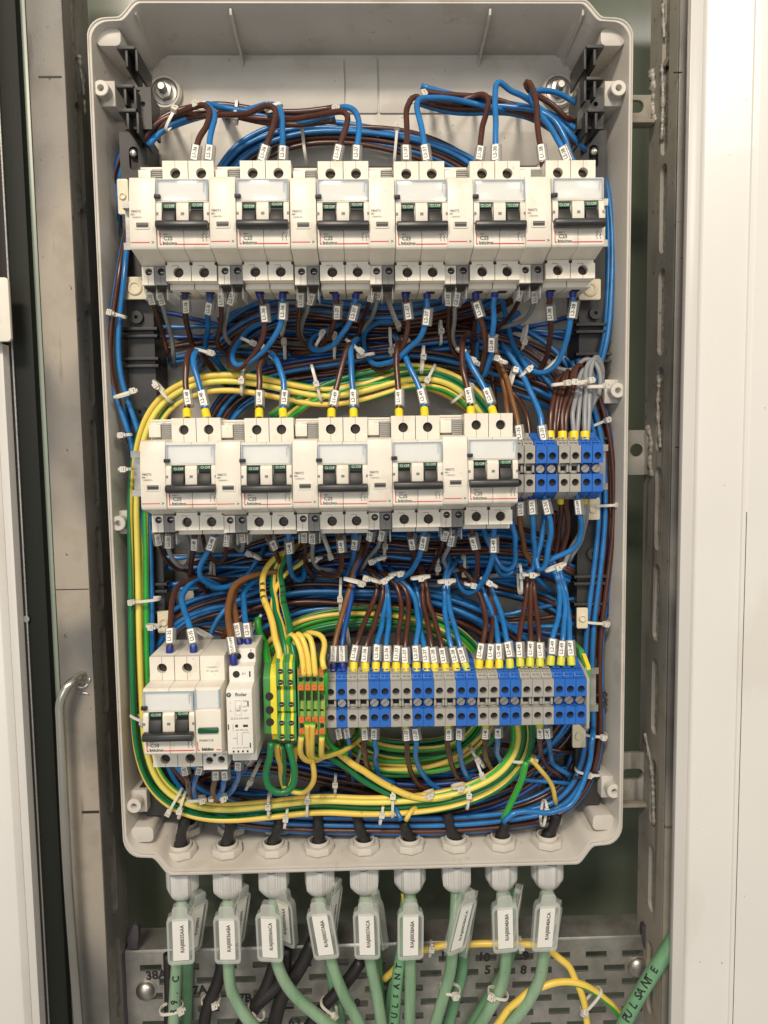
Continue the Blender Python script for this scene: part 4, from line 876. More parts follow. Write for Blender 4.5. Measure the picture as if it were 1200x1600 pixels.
# between top and middle rows
bundle('nbgbnbbn', [(350, 520), (400, 498), (460, 500), (540, 515), (620, 515), (700, 505), (760, 495), (800, 470)], 46, 40, 15, 'wire in the deeper bundle under the middle of the top row', 'deeper under the top row', Rz=7)
bundle('nbbnbbnbbnbn', [(345, 545), (380, 510), (430, 488), (500, 487), (580, 495), (650, 492), (700, 482), (745, 470)], 34, 30, 13.5, 'wire in the dark bundle under the middle of the top row', 'just under the top row', Rz=9)
bundle('nbgnbnb', [(262, 556), (330, 540), (400, 542), (480, 548), (560, 548), (660, 538), (740, 532), (800, 545), (850, 580), (885, 630), (905, 680)], 40, 22, 10, 'wire in the long brown bundle between top and middle rows', 'in the brown bundle between the rows', Rz=8)
bundle('bbnbnnbdbn', [(330, 700), (350, 640), (395, 605), (450, 588), (530, 576), (620, 562), (700, 568), (780, 590), (850, 615), (905, 650), (930, 700), (938, 770), (936, 850), (928, 960)], 26, 26, 12.5, 'wire in the arched bundle just above the middle row', 'arching above the middle row', Rz=8)
bundle('nbdnb', [(700, 500), (760, 505), (830, 530), (880, 570), (905, 620)], 44, 34, 12, 'wire in the depth behind the last top row breakers', 'deep behind the right end', Rz=8)
# behind and below the middle row
bundle('nbbdnbbn', [(300, 900), (360, 880), (450, 850), (560, 840), (680, 845), (780, 845), (860, 870), (900, 890)], 48, 40, 16, 'wire in the deeper bundle below the middle row', 'deeper below the middle row', Rz=7)
bundle('bnbdnnbbndbn', [(440, 905), (480, 872), (540, 862), (620, 868), (700, 872), (780, 868), (850, 880), (890, 900)], 34, 26, 14, 'wire in the dark blue bundle below the middle row', 'just below the middle row', Rz=9)
bundle('nbnndbnog', [(300, 920), (360, 895), (430, 885), (500, 895), (580, 905), (680, 905), (760, 890), (820, 880), (880, 885)], 44, 36, 13, 'wire in the mixed bundle between middle row and terminal strip', 'between middle row and strip', Rz=8)
bundle('bnbnbbnnbb', [(245, 1010), (275, 968), (330, 945), (400, 935), (470, 922), (550, 925), (640, 930), (720, 950), (790, 990), (840, 1040), (870, 1100)], 30, 24, 17, 'wire in the wide arch above the bottom terminal strip', 'in the wide arch above the strip', Rz=10)
bundle('bnbnbnb', [(340, 1080), (375, 1010), (430, 968), (500, 948), (580, 950), (660, 958), (730, 985), (790, 1040), (810, 1120)], 34, 28, 13, 'wire in the inner arch behind the bottom terminal strip', 'in the inner arch behind the strip', Rz=8)
bundle('nbbn', [(345, 930), (420, 895), (520, 912), (640, 900), (760, 912), (860, 940), (905, 975)], 40, 34, 11, 'wire sagging behind the upper leads of the terminal strip', 'sagging behind the upper leads', Rz=6)
# below the terminal strip
bundle('bnbnbnnbdn', [(290, 1215), (350, 1190), (420, 1188), (500, 1205), (580, 1222), (660, 1232), (740, 1225), (810, 1195), (860, 1160), (890, 1120)], 36, 30, 15, 'wire in the dark bundle below the bottom terminal strip', 'below the strip', Rz=9)
bundle('bnbdn', [(240, 1110), (265, 1190), (320, 1240), (400, 1252), (500, 1256), (600, 1252), (700, 1246), (800, 1215), (850, 1170)], 44, 38, 12, 'wire deep behind the bottom loops', 'deep behind the bottom loops', Rz=7)
bundle('ndnbn', [(258, 1150), (280, 1200), (320, 1245), (380, 1262)], 14, 22, 9, 'wire dropping behind the C10 breaker', 'behind the C10 breaker', Rz=6)
# green and yellow
GY = 2.35
bundle('eyleyel', [(795, 1060), (812, 1110), (824, 1150), (808, 1192), (770, 1226), (710, 1248), (640, 1257), (570, 1259), (500, 1255), (420, 1263), (340, 1268), (285, 1256), (245, 1223), (226, 1170), (221, 1100), (217, 1000), (215, 880), (213, 770), (222, 690), (244, 636), (280, 606), (330, 592), (390, 594), (450, 606), (510, 616), (570, 606), (640, 585), (700, 590), (745, 625), (775, 670)], 4, 12, 9.8, 'earth wire in the long bundle on the left side', 'in the long bundle round the left side', r=GY, Rz=6, turn=.3)
bundle('eyeye', [(430, 660), (470, 628), (520, 605), (580, 588), (640, 582), (700, 598), (745, 630), (770, 665)], 12, 14, 9, 'earth wire in the arch above the middle row breakers', 'arching above the middle row', r=GY, Rz=5)
0 and bundle('eyely', [(218, 1000), (222, 1100), (226, 1170), (245, 1225), (285, 1258), (340, 1268), (420, 1262), (500, 1252), (570, 1258), (640, 1256), (710, 1246), (770, 1224), (808, 1190), (822, 1150), (812, 1110), (795, 1060)], -8, 10, 9, 'earth wire in the big curve along the bottom of the box', 'curving along the bottom', r=GY, Rz=6, turn=.5)
bundle('yeyeyeyeye', [(415, 1030), (450, 992), (510, 972), (590, 968), (670, 980), (725, 1012), (755, 1070), (752, 1130), (720, 1165), (650, 1178), (580, 1172), (545, 1150), (560, 1120)], 16, 22, 11, 'earth wire in the coil behind the bottom terminal strip', 'coiled behind the terminal strip', r=2.0, Rz=7)
bundle('yeyeeye', [(575, 1195), (640, 1200), (700, 1192), (745, 1165), (780, 1120), (790, 1060)], 18, 20, 10, 'earth wire in the outer coil under the terminal strip', 'coiled under the terminal strip', r=2.0, Rz=6)
W('y', [(500, 1150), (545, 1190), (600, 1225), (660, 1247, 0), (720, 1240, 8), (775, 1218, 14)], -10, 14, 'thick earth wire slanting down from the push-in terminals to the bottom curve', r=2.8)
W('e', [(490, 1165), (540, 1200), (590, 1232), (640, 1252, 4), (700, 1248, 12)], -8, 12, 'green earth wire slanting beside the thick one to the bottom curve', r=2.5)
W('l', [(822, 1190), (815, 1220), (800, 1255), (786, 1282)], -14, -2, 'bright green wire end dropping to the eighth cable gland', r=2.5)
W('y', [(828, 1185), (845, 1205), (862, 1225), (867, 1248)], -10, 14, 'thin yellow wire passing the lower right bolt', r=1.9)
W('b', [(786, 1285), (800, 1270), (830, 1266), (862, 1270), (888, 1260), (908, 1232), (920, 1195), (925, 1150)], -6, 6, 'blue wire curling out of the eighth black sheath', r=2.2)
W('b', [(606, 1250, 16), (618, 1264, 4), (628, 1282, -2)], 16, -2, 'short blue wire end entering the sixth black sheath', r=2)
W('y', [(634, 1282, -2), (640, 1270, -2), (650, 1262, 8), (662, 1256, 18)], -2, 18, 'short yellow wire end entering the sixth black sheath', r=2)
# ---------- top row: leads above
top = [
 ([(302, 262), (304, 246), (313, 213), (325, 188), (328, 170), (320, 163), (300, 168), (270, 182), (245, 205)], [(325, 262), (326, 246), (330, 213), (335, 185), (332, 170), (322, 163), (345, 168), (400, 176)], 'L1-36', 'L2-36'),
 ([(407, 262), (409, 246), (420, 215), (431, 186), (429, 168), (418, 165), (385, 178), (340, 180), (290, 185)], [(440, 262), (441, 246), (441, 212), (441, 185), (436, 168), (424, 163), (400, 168), (370, 176)], 'L1-36', 'L2-36'),
 ([(524, 262), (526, 246), (535, 213), (543, 188), (540, 174), (525, 174), (480, 184), (430, 187), (380, 183)], [(556, 262), (556, 246), (560, 213), (561, 190), (554, 173), (540, 168), (524, 173), (480, 190), (450, 190)], 'L1-37', 'L2-37'),
 ([(634, 262), (634, 246), (634, 200), (637, 165), (643, 153), (654, 153), (690, 158), (720, 162)], [(668, 262), (666, 246), (659, 200), (652, 168), (653, 154), (672, 153), (730, 160), (790, 172)], 'L1-37', 'L2-37'),
 ([(746, 262), (747, 246), (753, 205), (760, 168), (762, 152), (754, 147), (740, 151), (715, 160)], [(774, 262), (774, 246), (775, 200), (774, 150), (775, 132), (780, 127), (795, 140), (825, 156), (870, 190), (905, 225)], 'L1-38', 'L2-38'),
 ([(849, 262), (846, 243), (841, 205), (838, 165), (833, 140), (826, 129), (820, 130), (826, 140), (850, 155), (890, 185)], [(890, 262), (883, 240), (863, 205), (845, 180), (833, 160), (829, 148), (838, 142), (862, 142), (888, 152), (905, 165)], 'L1-38', 'L2-38')]
for i, (pn, pb_, m1, m2) in enumerate(top):
    W('n', pn, -38, 4, f'brown wire marked {m1} {brk(i, 0, "upper", "left")}', grp='leads into the top row', mk=m1, d=9.5)
    W('b', pb_, -38, 8, f'blue wire marked {m2} {brk(i, 0, "upper", "right")}', grp='leads into the top row', mk=m2, d=9.5)
W('b', [(900, 262), (882, 215), (868, 190), (850, 178), (800, 168), (740, 165), (690, 160)], -10, 12, 'long blue wire sweeping from upper right bracket over the fifth breaker')
# ---------- top row: leads below
bot = [
 ([(289, 450), (289, 480), (292, 510), (300, 535), (308, 552)], [(328, 450), (327, 480), (325, 505), (321, 540), (315, 560)], 'L1-36', 'L2-36', 8),
 ([(403, 452), (411, 480), (413, 508), (409, 530), (392, 560), (372, 576), (358, 572), (358, 552), (370, 530), (392, 508), (415, 495)], [(442, 452), (441, 480), (439, 508), (424, 536), (395, 562), (372, 572), (364, 560), (372, 535), (392, 512), (425, 498), (450, 488)], 'L1-36', 'L2-36', 8),
 ([(523, 452), (526, 480), (522, 508), (508, 532), (484, 550), (465, 552)], [(557, 452), (552, 482), (541, 515), (522, 538), (500, 547), (484, 543), (486, 530), (502, 520), (530, 508)], 'L1-37', 'L2-37', 8),
 ([(633, 452), (635, 480), (637, 512), (628, 545), (605, 575), (588, 577), (575, 560), (566, 540), (565, 515)], [(667, 452), (669, 490), (662, 518), (640, 545), (605, 568), (582, 568), (569, 545), (568, 522), (582, 508), (615, 504)], 'L1-37', 'L2-37', 8),
 ([(743, 452), (746, 482), (756, 515), (758, 555), (750, 584), (741, 583), (738, 550), (742, 505)], [(775, 450), (771, 490), (768, 530), (765, 560), (756, 588), (748, 585), (744, 550), (748, 500)], 'L1-38', 'L2-38', 8),
 ([(859, 450), (860, 482), (860, 525), (853, 560), (838, 586), (820, 590), (808, 575)], [(895, 450), (893, 482), (887, 525), (872, 565), (848, 584), (828, 578), (808, 552), (795, 515), (786, 470)], 'L1-38', 'L2-38', 8)]
for i, (pn, pb_, m1, m2, f) in enumerate(bot):
    W('n', pn, -36, 22, f'brown wire marked {m1} {brk(i, 0, "lower", "left")}', grp='leads below the top row', mk=m1, d=14 + (i * 3) % 4, fer='b', fd=2.5, fL=8, off=.3)
    W('b', pb_, -36, 24, f'blue wire marked {m2} {brk(i, 0, "lower", "right")}', grp='leads below the top row', mk=m2, d=(15, 15, 16, 19, 42, 15)[i], fer='b', fd=2.5, fL=8, off=.2)
aux = [
 ([(226, 432), (233, 455), (243, 490), (258, 535), (262, 550)], [(243, 432), (250, 460), (258, 495), (268, 530), (270, 552)]),
 ([(349, 432), (346, 462), (346, 500), (340, 535), (350, 552), (372, 556)], [(368, 432), (363, 460), (354, 500), (352, 525), (362, 538), (380, 540)]),
 ([(467, 434), (467, 475), (466, 515), (470, 535), (482, 545), (500, 545)], [(488, 434), (485, 465), (474, 500), (470, 525), (478, 535)]),
 ([(583, 432), (578, 468), (565, 503), (560, 525)], [(600, 432), (590, 475), (573, 508), (566, 520)]),
 ([(702, 432), (701, 465), (702, 510), (704, 545), (716, 560)], [(718, 432), (715, 465), (709, 505), (708, 530), (716, 547), (738, 550)]),
 ([(823, 430), (815, 455), (807, 478), (790, 502), (775, 512)], [(838, 430), (836, 460), (832, 480), (815, 503), (788, 513)])]
for i, (a1, a2) in enumerate(aux):
    W('n', a1, -38, 18, f'brown wire marked L1-35 under the {ORD[i]} trip module in the top row', grp='module leads below the top row', mk='L1-35', d=15.5, fer='k', fd=4.5, fL=8, r=1.75)
    W('g', a2, -38, 18, f'grey wire marked L2-35 under the {ORD[i]} trip module in the top row', grp='module leads below the top row', mk='L2-35', d=15.5, fer='k', fd=4.5, fL=8, r=1.75)
# ---------- middle row: leads above, yellow ferrules
mid = [
 ([(293, 662), (293, 640), (291, 605), (292, 565), (297, 550), (308, 545), (322, 562), (345, 592)], [(326, 662), (322, 640), (312, 600), (303, 568), (306, 550), (318, 544), (332, 556), (350, 580)], 'L1-48', 'L2-48'),
 ([(405, 662), (405, 640), (404, 605), (407, 570), (415, 553), (426, 550), (432, 568), (425, 590)], [(444, 662), (444, 640), (442, 600), (436, 570), (427, 553), (417, 552), (412, 575)], 'L1-48', 'L2-48'),
 ([(518, 662), (518, 640), (526, 603), (537, 565), (547, 538), (555, 532), (560, 550), (552, 580)], [(553, 662), (553, 640), (551, 600), (549, 565), (550, 540), (556, 530), (562, 545)], 'L1-49', 'L2-49'),
 ([(624, 662), (624, 640), (621, 600), (619, 560), (621, 535), (628, 528), (636, 545), (632, 580)], [(664, 660), (663, 638), (653, 602), (638, 570), (630, 548), (622, 532)], 'L1-49', 'L2-49'),
 ([(736, 660), (735, 636), (730, 605), (723, 572), (721, 548), (722, 530), (732, 524), (752, 540)], [(774, 658), (769, 636), (757, 605), (738, 572), (727, 552), (722, 540)], 'L1-49', 'L2-49')]
def over(pts):
    """leads that stay in front until the top of their bend and only then dive into the box"""
    t = min(range(len(pts)), key=lambda k: pts[k][1]); n = len(pts)
    return [(x, y, -32 + 30 * k / t if k <= t else -2 + 34 * (k - t) / max(1, n - 1 - t)) for k, (x, y) in enumerate(pts)]
for i, (pn, pb_, m1, m2) in enumerate(mid):
    pn, pb_ = over(pn), over(pb_)
    W('n', pn, -32, 30, f'brown wire marked {m1} {brk(i, 1, "upper", "left")}', grp='leads into the middle row', mk=m1, d=21, fer='y', fd=8.5, r=2.3)
    W('b', pb_, -32, 30, f'blue wire marked {m2} {brk(i, 1, "upper", "right")}', grp='leads into the middle row', mk=m2, d=21, fer='y', fd=8.5, r=2.3)
# middle row: leads below
midb = [
 ([(305, 825), (304, 850), (298, 880), (300, 905), (318, 920)], [(340, 822), (325, 862), (312, 888), (316, 906), (335, 920), (360, 916), (388, 895), (405, 870)], 'L1-48', 'L2-48'),
 ([(414, 825), (426, 852), (441, 885), (452, 910)], [(452, 825), (452, 855), (453, 885), (462, 906), (472, 908), (476, 885)], 'L1-48', 'L2-48'),
 ([(527, 825), (532, 855), (533, 885), (526, 900), (508, 898), (488, 880), (470, 870)], [(556, 822), (553, 860), (546, 890), (535, 908)], 'L1-49', 'L2-49'),
 ([(635, 822), (643, 850), (647, 880), (640, 905), (628, 915)], [(664, 820), (660, 850), (655, 872), (640, 895), (622, 906), (604, 902), (592, 882), (588, 862)], 'L1-49', 'L2-49'),
 ([(736, 820), (740, 850), (746, 872), (745, 900), (737, 916), (726, 908), (712, 885), (700, 870)], [(773, 818), (771, 850), (769, 872), (758, 902), (735, 928), (719, 917), (711, 893), (698, 868)], 'L1-49', 'L2-49')]
for i, (pn, pb_, m1, m2) in enumerate(midb):
    W('n', pn, -32, 22, f'brown wire marked {m1} {brk(i, 1, "lower", "left")}', grp='leads below the middle row', mk=m1, d=14 + (i % 2) * 3, off=.2)
    W('b', pb_, -32, 22, f'blue wire marked {m2} {brk(i, 1, "lower", "right")}', grp='leads below the middle row', mk=m2, d=14 + (i % 3) * 2.5, off=.2)
auxm = [
 ([(240, 815), (246, 845), (256, 868), (275, 888), (292, 894)], [(262, 815), (264, 848), (270, 872), (283, 886), (295, 878), (298, 856), (290, 830)]),
 ([(358, 815), (354, 846), (352, 868), (340, 881), (325, 865), (318, 838)], [(378, 815), (380, 845), (377, 860), (368, 852), (366, 832)]),
 ([(473, 815), (476, 848), (478, 885), (484, 896)], [(489, 815), (488, 850), (489, 876), (500, 890), (515, 890)]),
 ([(584, 812), (577, 845), (568, 872), (558, 892)], [(601, 812), (594, 845), (578, 870), (566, 886)]),
 ([(699, 812), (693, 845), (682, 872), (672, 890)], [(713, 812), (703, 852), (693, 878), (702, 892), (722, 888)])]
for i, (a1, a2) in enumerate(auxm):
    W('n', a1, -34, 16, f'brown wire marked L1-35 under the {ORD[i]} trip module in the middle row', grp='module leads below the middle row', mk='L1-35', d=15.5, fer='k', fd=4.5, fL=8, r=1.75)
    W('g', a2, -34, 16, f'grey wire marked L2-35 under the {ORD[i]} trip module in the middle row', grp='module leads below the middle row', mk='L2-35', d=15.5 + (4 if i == 4 else 0), fer='k', fd=4.5, fL=8, r=1.75)
# ---------- around the small strip in the middle row
G = 'leads round the small middle row strip'
W('o', [(813, 700), (811, 680), (803, 635), (793, 595), (783, 570), (776, 555), (772, 540)], -22, 10, 'tawny wire marked L1-35 entering the small strip from above', grp=G, mk='L1-35', d=11, fer='b', fd=5)
W('o', [(798, 690), (794, 650), (788, 610), (780, 575), (774, 558)], -14, 12, 'tawny wire passing behind the last middle row breaker', grp=G)
W('n', [(830, 700), (826, 660), (812, 625), (795, 605), (780, 600)], -10, 14, 'thin brown wire curving behind the tawny one into the small strip', grp=G)
W('b', [(852, 700), (848, 680), (842, 645), (826, 605), (806, 570), (792, 548)], -24, 4, 'blue wire marked L2-35 entering the small strip from above', grp=G, mk='L2-35', d=11, r=2.3)
W('n', [(760, 560), (772, 600), (775, 640)], 20, 26, 'brown wire end behind the fifth middle row breaker', grp=G)
for j, (x, col, px, py) in enumerate(((863, 'n', 878, 580), (881, 'n', 900, 568), (899, 'g', 912, 572), (916, 'g', 925, 556))):
    for k in range(3 if j == 0 else 2):
        dx = (k - .5) * 7
        W(col, [(x + dx * .5, 700), (x + dx * .7, 680), (x + dx + 1, 645), (px - 6 + dx, 605), (px - 3 + dx, py + 12), (px + 4 + dx * .4, py + 2 - k * 3), (px + 14, py + 14), (px + 10 + k * 3, py + 50), (px - 4, py + 90)], -22 + k * 2, 16, f'{CN[col]} wire looping into the {ORD[j]} yellow ferrule above the small strip', grp=f'{CN[col]} pairs over the small strip', fer='y' if k == 0 else None, fd=9, r=1.9, fr=3.4)
W('g', [(845, 560), (870, 575), (895, 580), (905, 572), (915, 560), (928, 562), (937, 585), (935, 620)], 8, 0, 'grey wire arching over the grey pairs beside the right frame', r=1.9)
W('g', [(700, 520), (760, 530), (820, 545), (860, 570), (880, 590)], 34, 22, 'grey wire running behind the brown loops on the right', r=1.9)
W('o', [(812, 770), (811, 800), (815, 840), (822, 865), (834, 882)], -22, 10, 'tawny wire marked L1-35 leaving the small strip downward', grp=G, mk='L1-35', d=12, fer='b', fd=4)
W('b', [(829, 770), (830, 800), (834, 840), (836, 870), (832, 892), (822, 896)], -24, 0, 'blue wire marked L2-35 leaving the small strip downward', grp=G, mk='L2-35', d=10.5, fer='b', fd=3)
W('b', [(850, 770), (856, 800), (861, 830), (857, 860), (851, 885), (842, 893), (838, 880), (846, 845), (850, 810)], -24, 2, 'blue wire marked L2-35 hooking back under the small strip', grp=G, mk='L2-35', d=10.5)
W('n', [(876, 770), (877, 800), (873, 840), (866, 880)], -16, 18, 'brown wire of the lower pair under the small strip, left one', grp=G, fer='y', fd=5)
W('n', [(884, 770), (886, 800), (885, 840), (872, 884)], -18, 16, 'brown wire of the lower pair under the small strip, right one', grp=G)
W('b', [(902, 770), (904, 800), (908, 830), (903, 852), (884, 864), (864, 872), (850, 885)], -26, -2, 'blue wire marked CUT-OFF looping left under the small strip', grp=G, mk='CUT-OFF', d=10.5)
W('g', [(912, 770), (912, 800), (905, 835), (890, 860), (880, 885)], -14, 18, 'grey wire leaving the last yellow ferrule under the small strip', grp=G, fer='y', fd=5)
W('g', [(917, 772), (916, 805), (908, 845), (892, 872)], -10, 20, 'thin grey wire behind the last yellow ferrule under the small strip', grp=G)
W('n', [(867, 800), (865, 840), (856, 880)], -4, 22, 'brown wire hanging behind the hooked blue one', grp=G)
W('b', [(798, 812), (805, 850), (805, 880), (796, 893), (782, 884), (768, 860), (756, 826)], -12, 8, 'blue wire looping beside the last middle row breaker', grp=G)
W('b', [(752, 818), (768, 860), (785, 900), (812, 890), (835, 900), (850, 915)], 6, 20, 'blue wire sagging under the last middle row breaker', grp=G)
# ---------- bottom left devices
G = 'leads of the bottom left devices'
W('n', [(265, 1022), (266, 1005), (267, 960), (272, 930), (288, 910), (320, 902), (350, 905)], -60, 10, 'brown wire marked L1-35 at the upper left terminal of the C10 breaker', grp=G, mk='L1-35', d=12, fer='b', fd=3, fL=5)
W('b', [(303, 1022), (302, 1005), (296, 975), (287, 948), (285, 928), (296, 912), (320, 903), (345, 918)], -60, 10, 'blue wire marked L2-35 at the upper right terminal of the C10 breaker', grp=G, mk='L2-35', d=12, fer='b', fd=3, fL=5, r=2.3)
W('o', [(366, 1038), (363, 1015), (357, 985), (356, 950), (361, 925), (375, 908), (405, 898), (440, 892)], -68, 6, 'tawny wire marked CUT-OFF entering the relay front', grp=G, mk='CUT-OFF', d=13, fer='b', fd=3, r=2.5)
W('o', [(375, 1010), (372, 988), (366, 955), (368, 925), (385, 905), (420, 896)], -50, 10, 'tawny wire marked L1-35 at the top of the relay', grp=G, mk='L1-35', d=11, fer='b', fd=2, r=2.3)
W('b', [(388, 1010), (386, 985), (380, 955), (382, 928), (394, 908), (415, 900)], -50, 10, 'blue wire marked L2-35 at the top of the relay', grp=G, mk='L2-35', d=11, fer='b', fd=2, r=2.3)
W('b', [(322, 1010), (335, 975), (360, 945), (400, 925)], 4, 16, 'blue wire rising behind the lamp module')
W('n', [(345, 1010), (362, 975), (400, 950), (440, 940)], 10, 20, 'brown wire rising behind the relay')
W('n', [(286, 1196), (292, 1215), (298, 1240), (305, 1250)], -52, -14, 'brown wire marked L1-35 below the C10 breaker', grp=G, mk='L1-35', d=3, off=.5)
W('b', [(312, 1196), (306, 1218), (303, 1240), (308, 1250)], -52, -14, 'blue wire marked L2-35 below the C10 breaker', grp=G, mk='L2-35', d=3, off=.5)
W('o', [(337, 1192), (337, 1215), (334, 1240), (342, 1250)], -54, -20, 'tawny wire marked L1-35 below the lamp module', grp=G, mk='L1-35', d=12)
W('b', [(350, 1192), (350, 1215), (345, 1240), (338, 1250)], -54, -20, 'blue wire marked L2-35 below the lamp module', grp=G, mk='L2-35', d=12)
W('b', [(372, 1172), (372, 1195), (371, 1220), (362, 1236), (352, 1245)], -58, -10, 'blue wire marked L2-35 leaving the bottom of the relay', grp=G, mk='L2-35', d=15, fer='b', fd=3, r=2.3)
W('d', [(395, 1180), (385, 1195), (372, 1215)], -40, -6, 'dark blue wire marked L2-35 slanting behind the relay', grp=G, mk='L2-35', d=8)
# ---------- earth leads, lower left
G = 'earth leads at the bottom left'
W('l', [(421, 1062), (420, 1045), (415, 1015), (406, 988), (402, 965)], -50, 0, 'fat bright green and yellow wire entering the large earth terminal', grp=G, r=2.9)
INK1 = W('y', [(437, 1045), (434, 1015), (422, 960), (411, 925), (412, 895), (425, 875), (450, 862)], -56, 10, 'yellow and green wire with black ink marks rising from the left screw terminal', grp=G, r=2.5)
W('e', [(448, 1045), (444, 1005), (432, 955), (425, 915), (428, 888), (442, 868)], -54, 10, 'green wire rising from the left screw terminal beside the inked one', grp=G, r=2.6)
W('y', [(441, 1030), (435, 990), (425, 955), (428, 930), (445, 900), (480, 872)], -40, 12, 'thin yellow wire rising behind the green one', grp=G, r=1.9)
INK2 = W('e', [(462, 1045), (457, 1010), (447, 960), (439, 915), (437, 890), (448, 868)], -54, 8, 'green wire with ink marks rising from the right screw terminal', grp=G, r=2.6)
for (x, y, Y) in ((413, 899, -18), (431, 912, -22)):
    q = P(x, y, Y)
for k, (x, dx) in enumerate(((474, -12), (483, -8), (492, -4), (506, -2))):
    W('y', [(x + 1, 1056), (x, 1045), (x - 2 + dx * .2, 1015), (x - 4 + dx * .6, 998), (x - 12 + dx * .5, 988), (x - 18 + dx * .5, 1000), (x - 14, 1030), (x - 8, 1048)] if k < 3 else [(507, 1046), (503, 1030), (509, 1010), (506, 996), (494, 990), (480, 990)], -62, -42, f'yellow and green loop above the {ORD[k]} push-in earth terminal', grp='yellow loops above the push-in terminals', r=2.1)
    W('y', [(x - 3, 1150 - (20 if k in (1, 2) else 0)), (x - 4, 1165), (x - 2, 1182), (x + 8, 1190 - k * 3), (x + 28, 1183 - k * 3), (x + 50, 1168 - k * 3), (x + 62, 1150)], -62, -6, f'yellow and green loop below the {ORD[k]} push-in earth terminal', grp='yellow loops below the push-in terminals', r=2.1)
W('y', [(486, 1185), (491, 1205), (487, 1225), (475, 1238), (455, 1236)], -40, -20, 'yellow wire dropping from the loops to the bottom bundle', grp=G, r=2.1)
W('e', [(424, 1160), (419, 1185), (416, 1210), (424, 1235), (441, 1243), (456, 1234), (461, 1210), (456, 1182), (450, 1162)], -58, -56, 'green and yellow loop hanging under the large earth terminal', grp=G, r=2.5, twist=0.0)
W('y', [(432, 1162), (437, 1195), (441, 1220), (448, 1240)], -50, -20, 'yellow wire inside the hanging green loop', grp=G, r=2.1)
W('e', [(442, 1165), (444, 1195), (443, 1225)], -50, -24, 'green wire inside the hanging green loop', grp=G, r=2.1)
W('y', [(463, 1165), (459, 1200), (452, 1232)], -48, -22, 'yellow wire right of the hanging green loop', grp=G, r=2.0)
W('l', [(509, 1050), (509, 1080), (508, 1130), (513, 1158), (527, 1172), (545, 1178)], -56, -16, 'bright green wire running down between push-in terminals and strip', grp=G, r=2.0)
# ---------- bottom strip: leads above
up3 = [('o', [(521, 1049), (523, 1012), (535, 960), (546, 915), (553, 890), (562, 868)], 0), ('d', [(536, 1049), (534, 1012), (543, 965), (551, 920), (556, 892), (566, 870)], 0),
 ('n', [(552, 1049), (556, 1008), (573, 965), (586, 935), (590, 910), (580, 895)], 1), ('n', [(571, 1049), (574, 1005), (586, 970), (596, 940), (597, 912), (586, 898)], 1),
 ('b', [(587, 1049), (590, 1005), (600, 955), (602, 925), (595, 905)], 1), ('b', [(603, 1049), (604, 1005), (608, 955), (606, 925), (600, 905)], 1),
 ('n', [(619, 1049), (620, 1010), (627, 970), (627, 940), (618, 912), (600, 898)], 1), ('n', [(634, 1049), (632, 1005), (637, 970), (638, 935), (628, 912), (610, 900)], 1),
 ('b', [(651, 1049), (650, 1010), (654, 975), (648, 935), (636, 915), (618, 898)], 1), ('b', [(667, 1049), (663, 1010), (657, 980), (656, 945), (650, 920)], 1),
 ('n', [(680, 1049), (674, 1005), (664, 955), (658, 910), (655, 895)], 1), ('n', [(697, 1049), (690, 1010), (677, 960), (665, 915), (660, 895)], 1),
 ('b', [(714, 1049), (704, 1008), (696, 965), (695, 925), (697, 900), (700, 880)], 1), ('b', [(730, 1049), (720, 1008), (706, 962), (700, 925), (699, 900), (708, 885)], 1),
 ('n', [(748, 1044), (754, 1005), (758, 965), (749, 930), (738, 905), (722, 890)], 1), ('n', [(764, 1044), (766, 1005), (770, 955), (764, 920), (760, 905)], 1),
 ('b', [(780, 1044), (779, 1005), (772, 965), (758, 930), (745, 908)], 1), ('b', [(797, 1044), (793, 1003), (782, 955), (768, 920), (760, 905)], 1),
 ('n', [(813, 1041), (812, 1000), (820, 945), (824, 910), (826, 895)], 1), ('n', [(828, 1041), (828, 1000), (829, 945), (829, 910), (828, 895)], 1), ('n', [(844, 1041), (842, 1000), (837, 945), (834, 910), (830, 895)], 1),
 ('b', [(860, 1039), (863, 1000), (874, 955), (872, 915), (866, 893), (860, 880)], 1), ('b', [(876, 1039), (880, 1000), (883, 950), (878, 915), (870, 892), (864, 878)], 1), ('b', [(893, 1039), (891, 1000), (888, 960), (883, 920), (874, 892)], 1)]
for i, (col, pts, yel) in enumerate(up3):
    W(col, pts, -34, 8, f'{CN[col]} wire marked {MK3[i]} rising from the {ORD24[i]} block of the bottom strip', grp='leads above the bottom strip', mk=MK3[i], d=12.6 + random.uniform(-1, 1), fer='y' if yel and i < 17 and i != 13 else ('l' if yel else 'b'), fd=3.2 if yel else 2, r=2.15, fr=None)
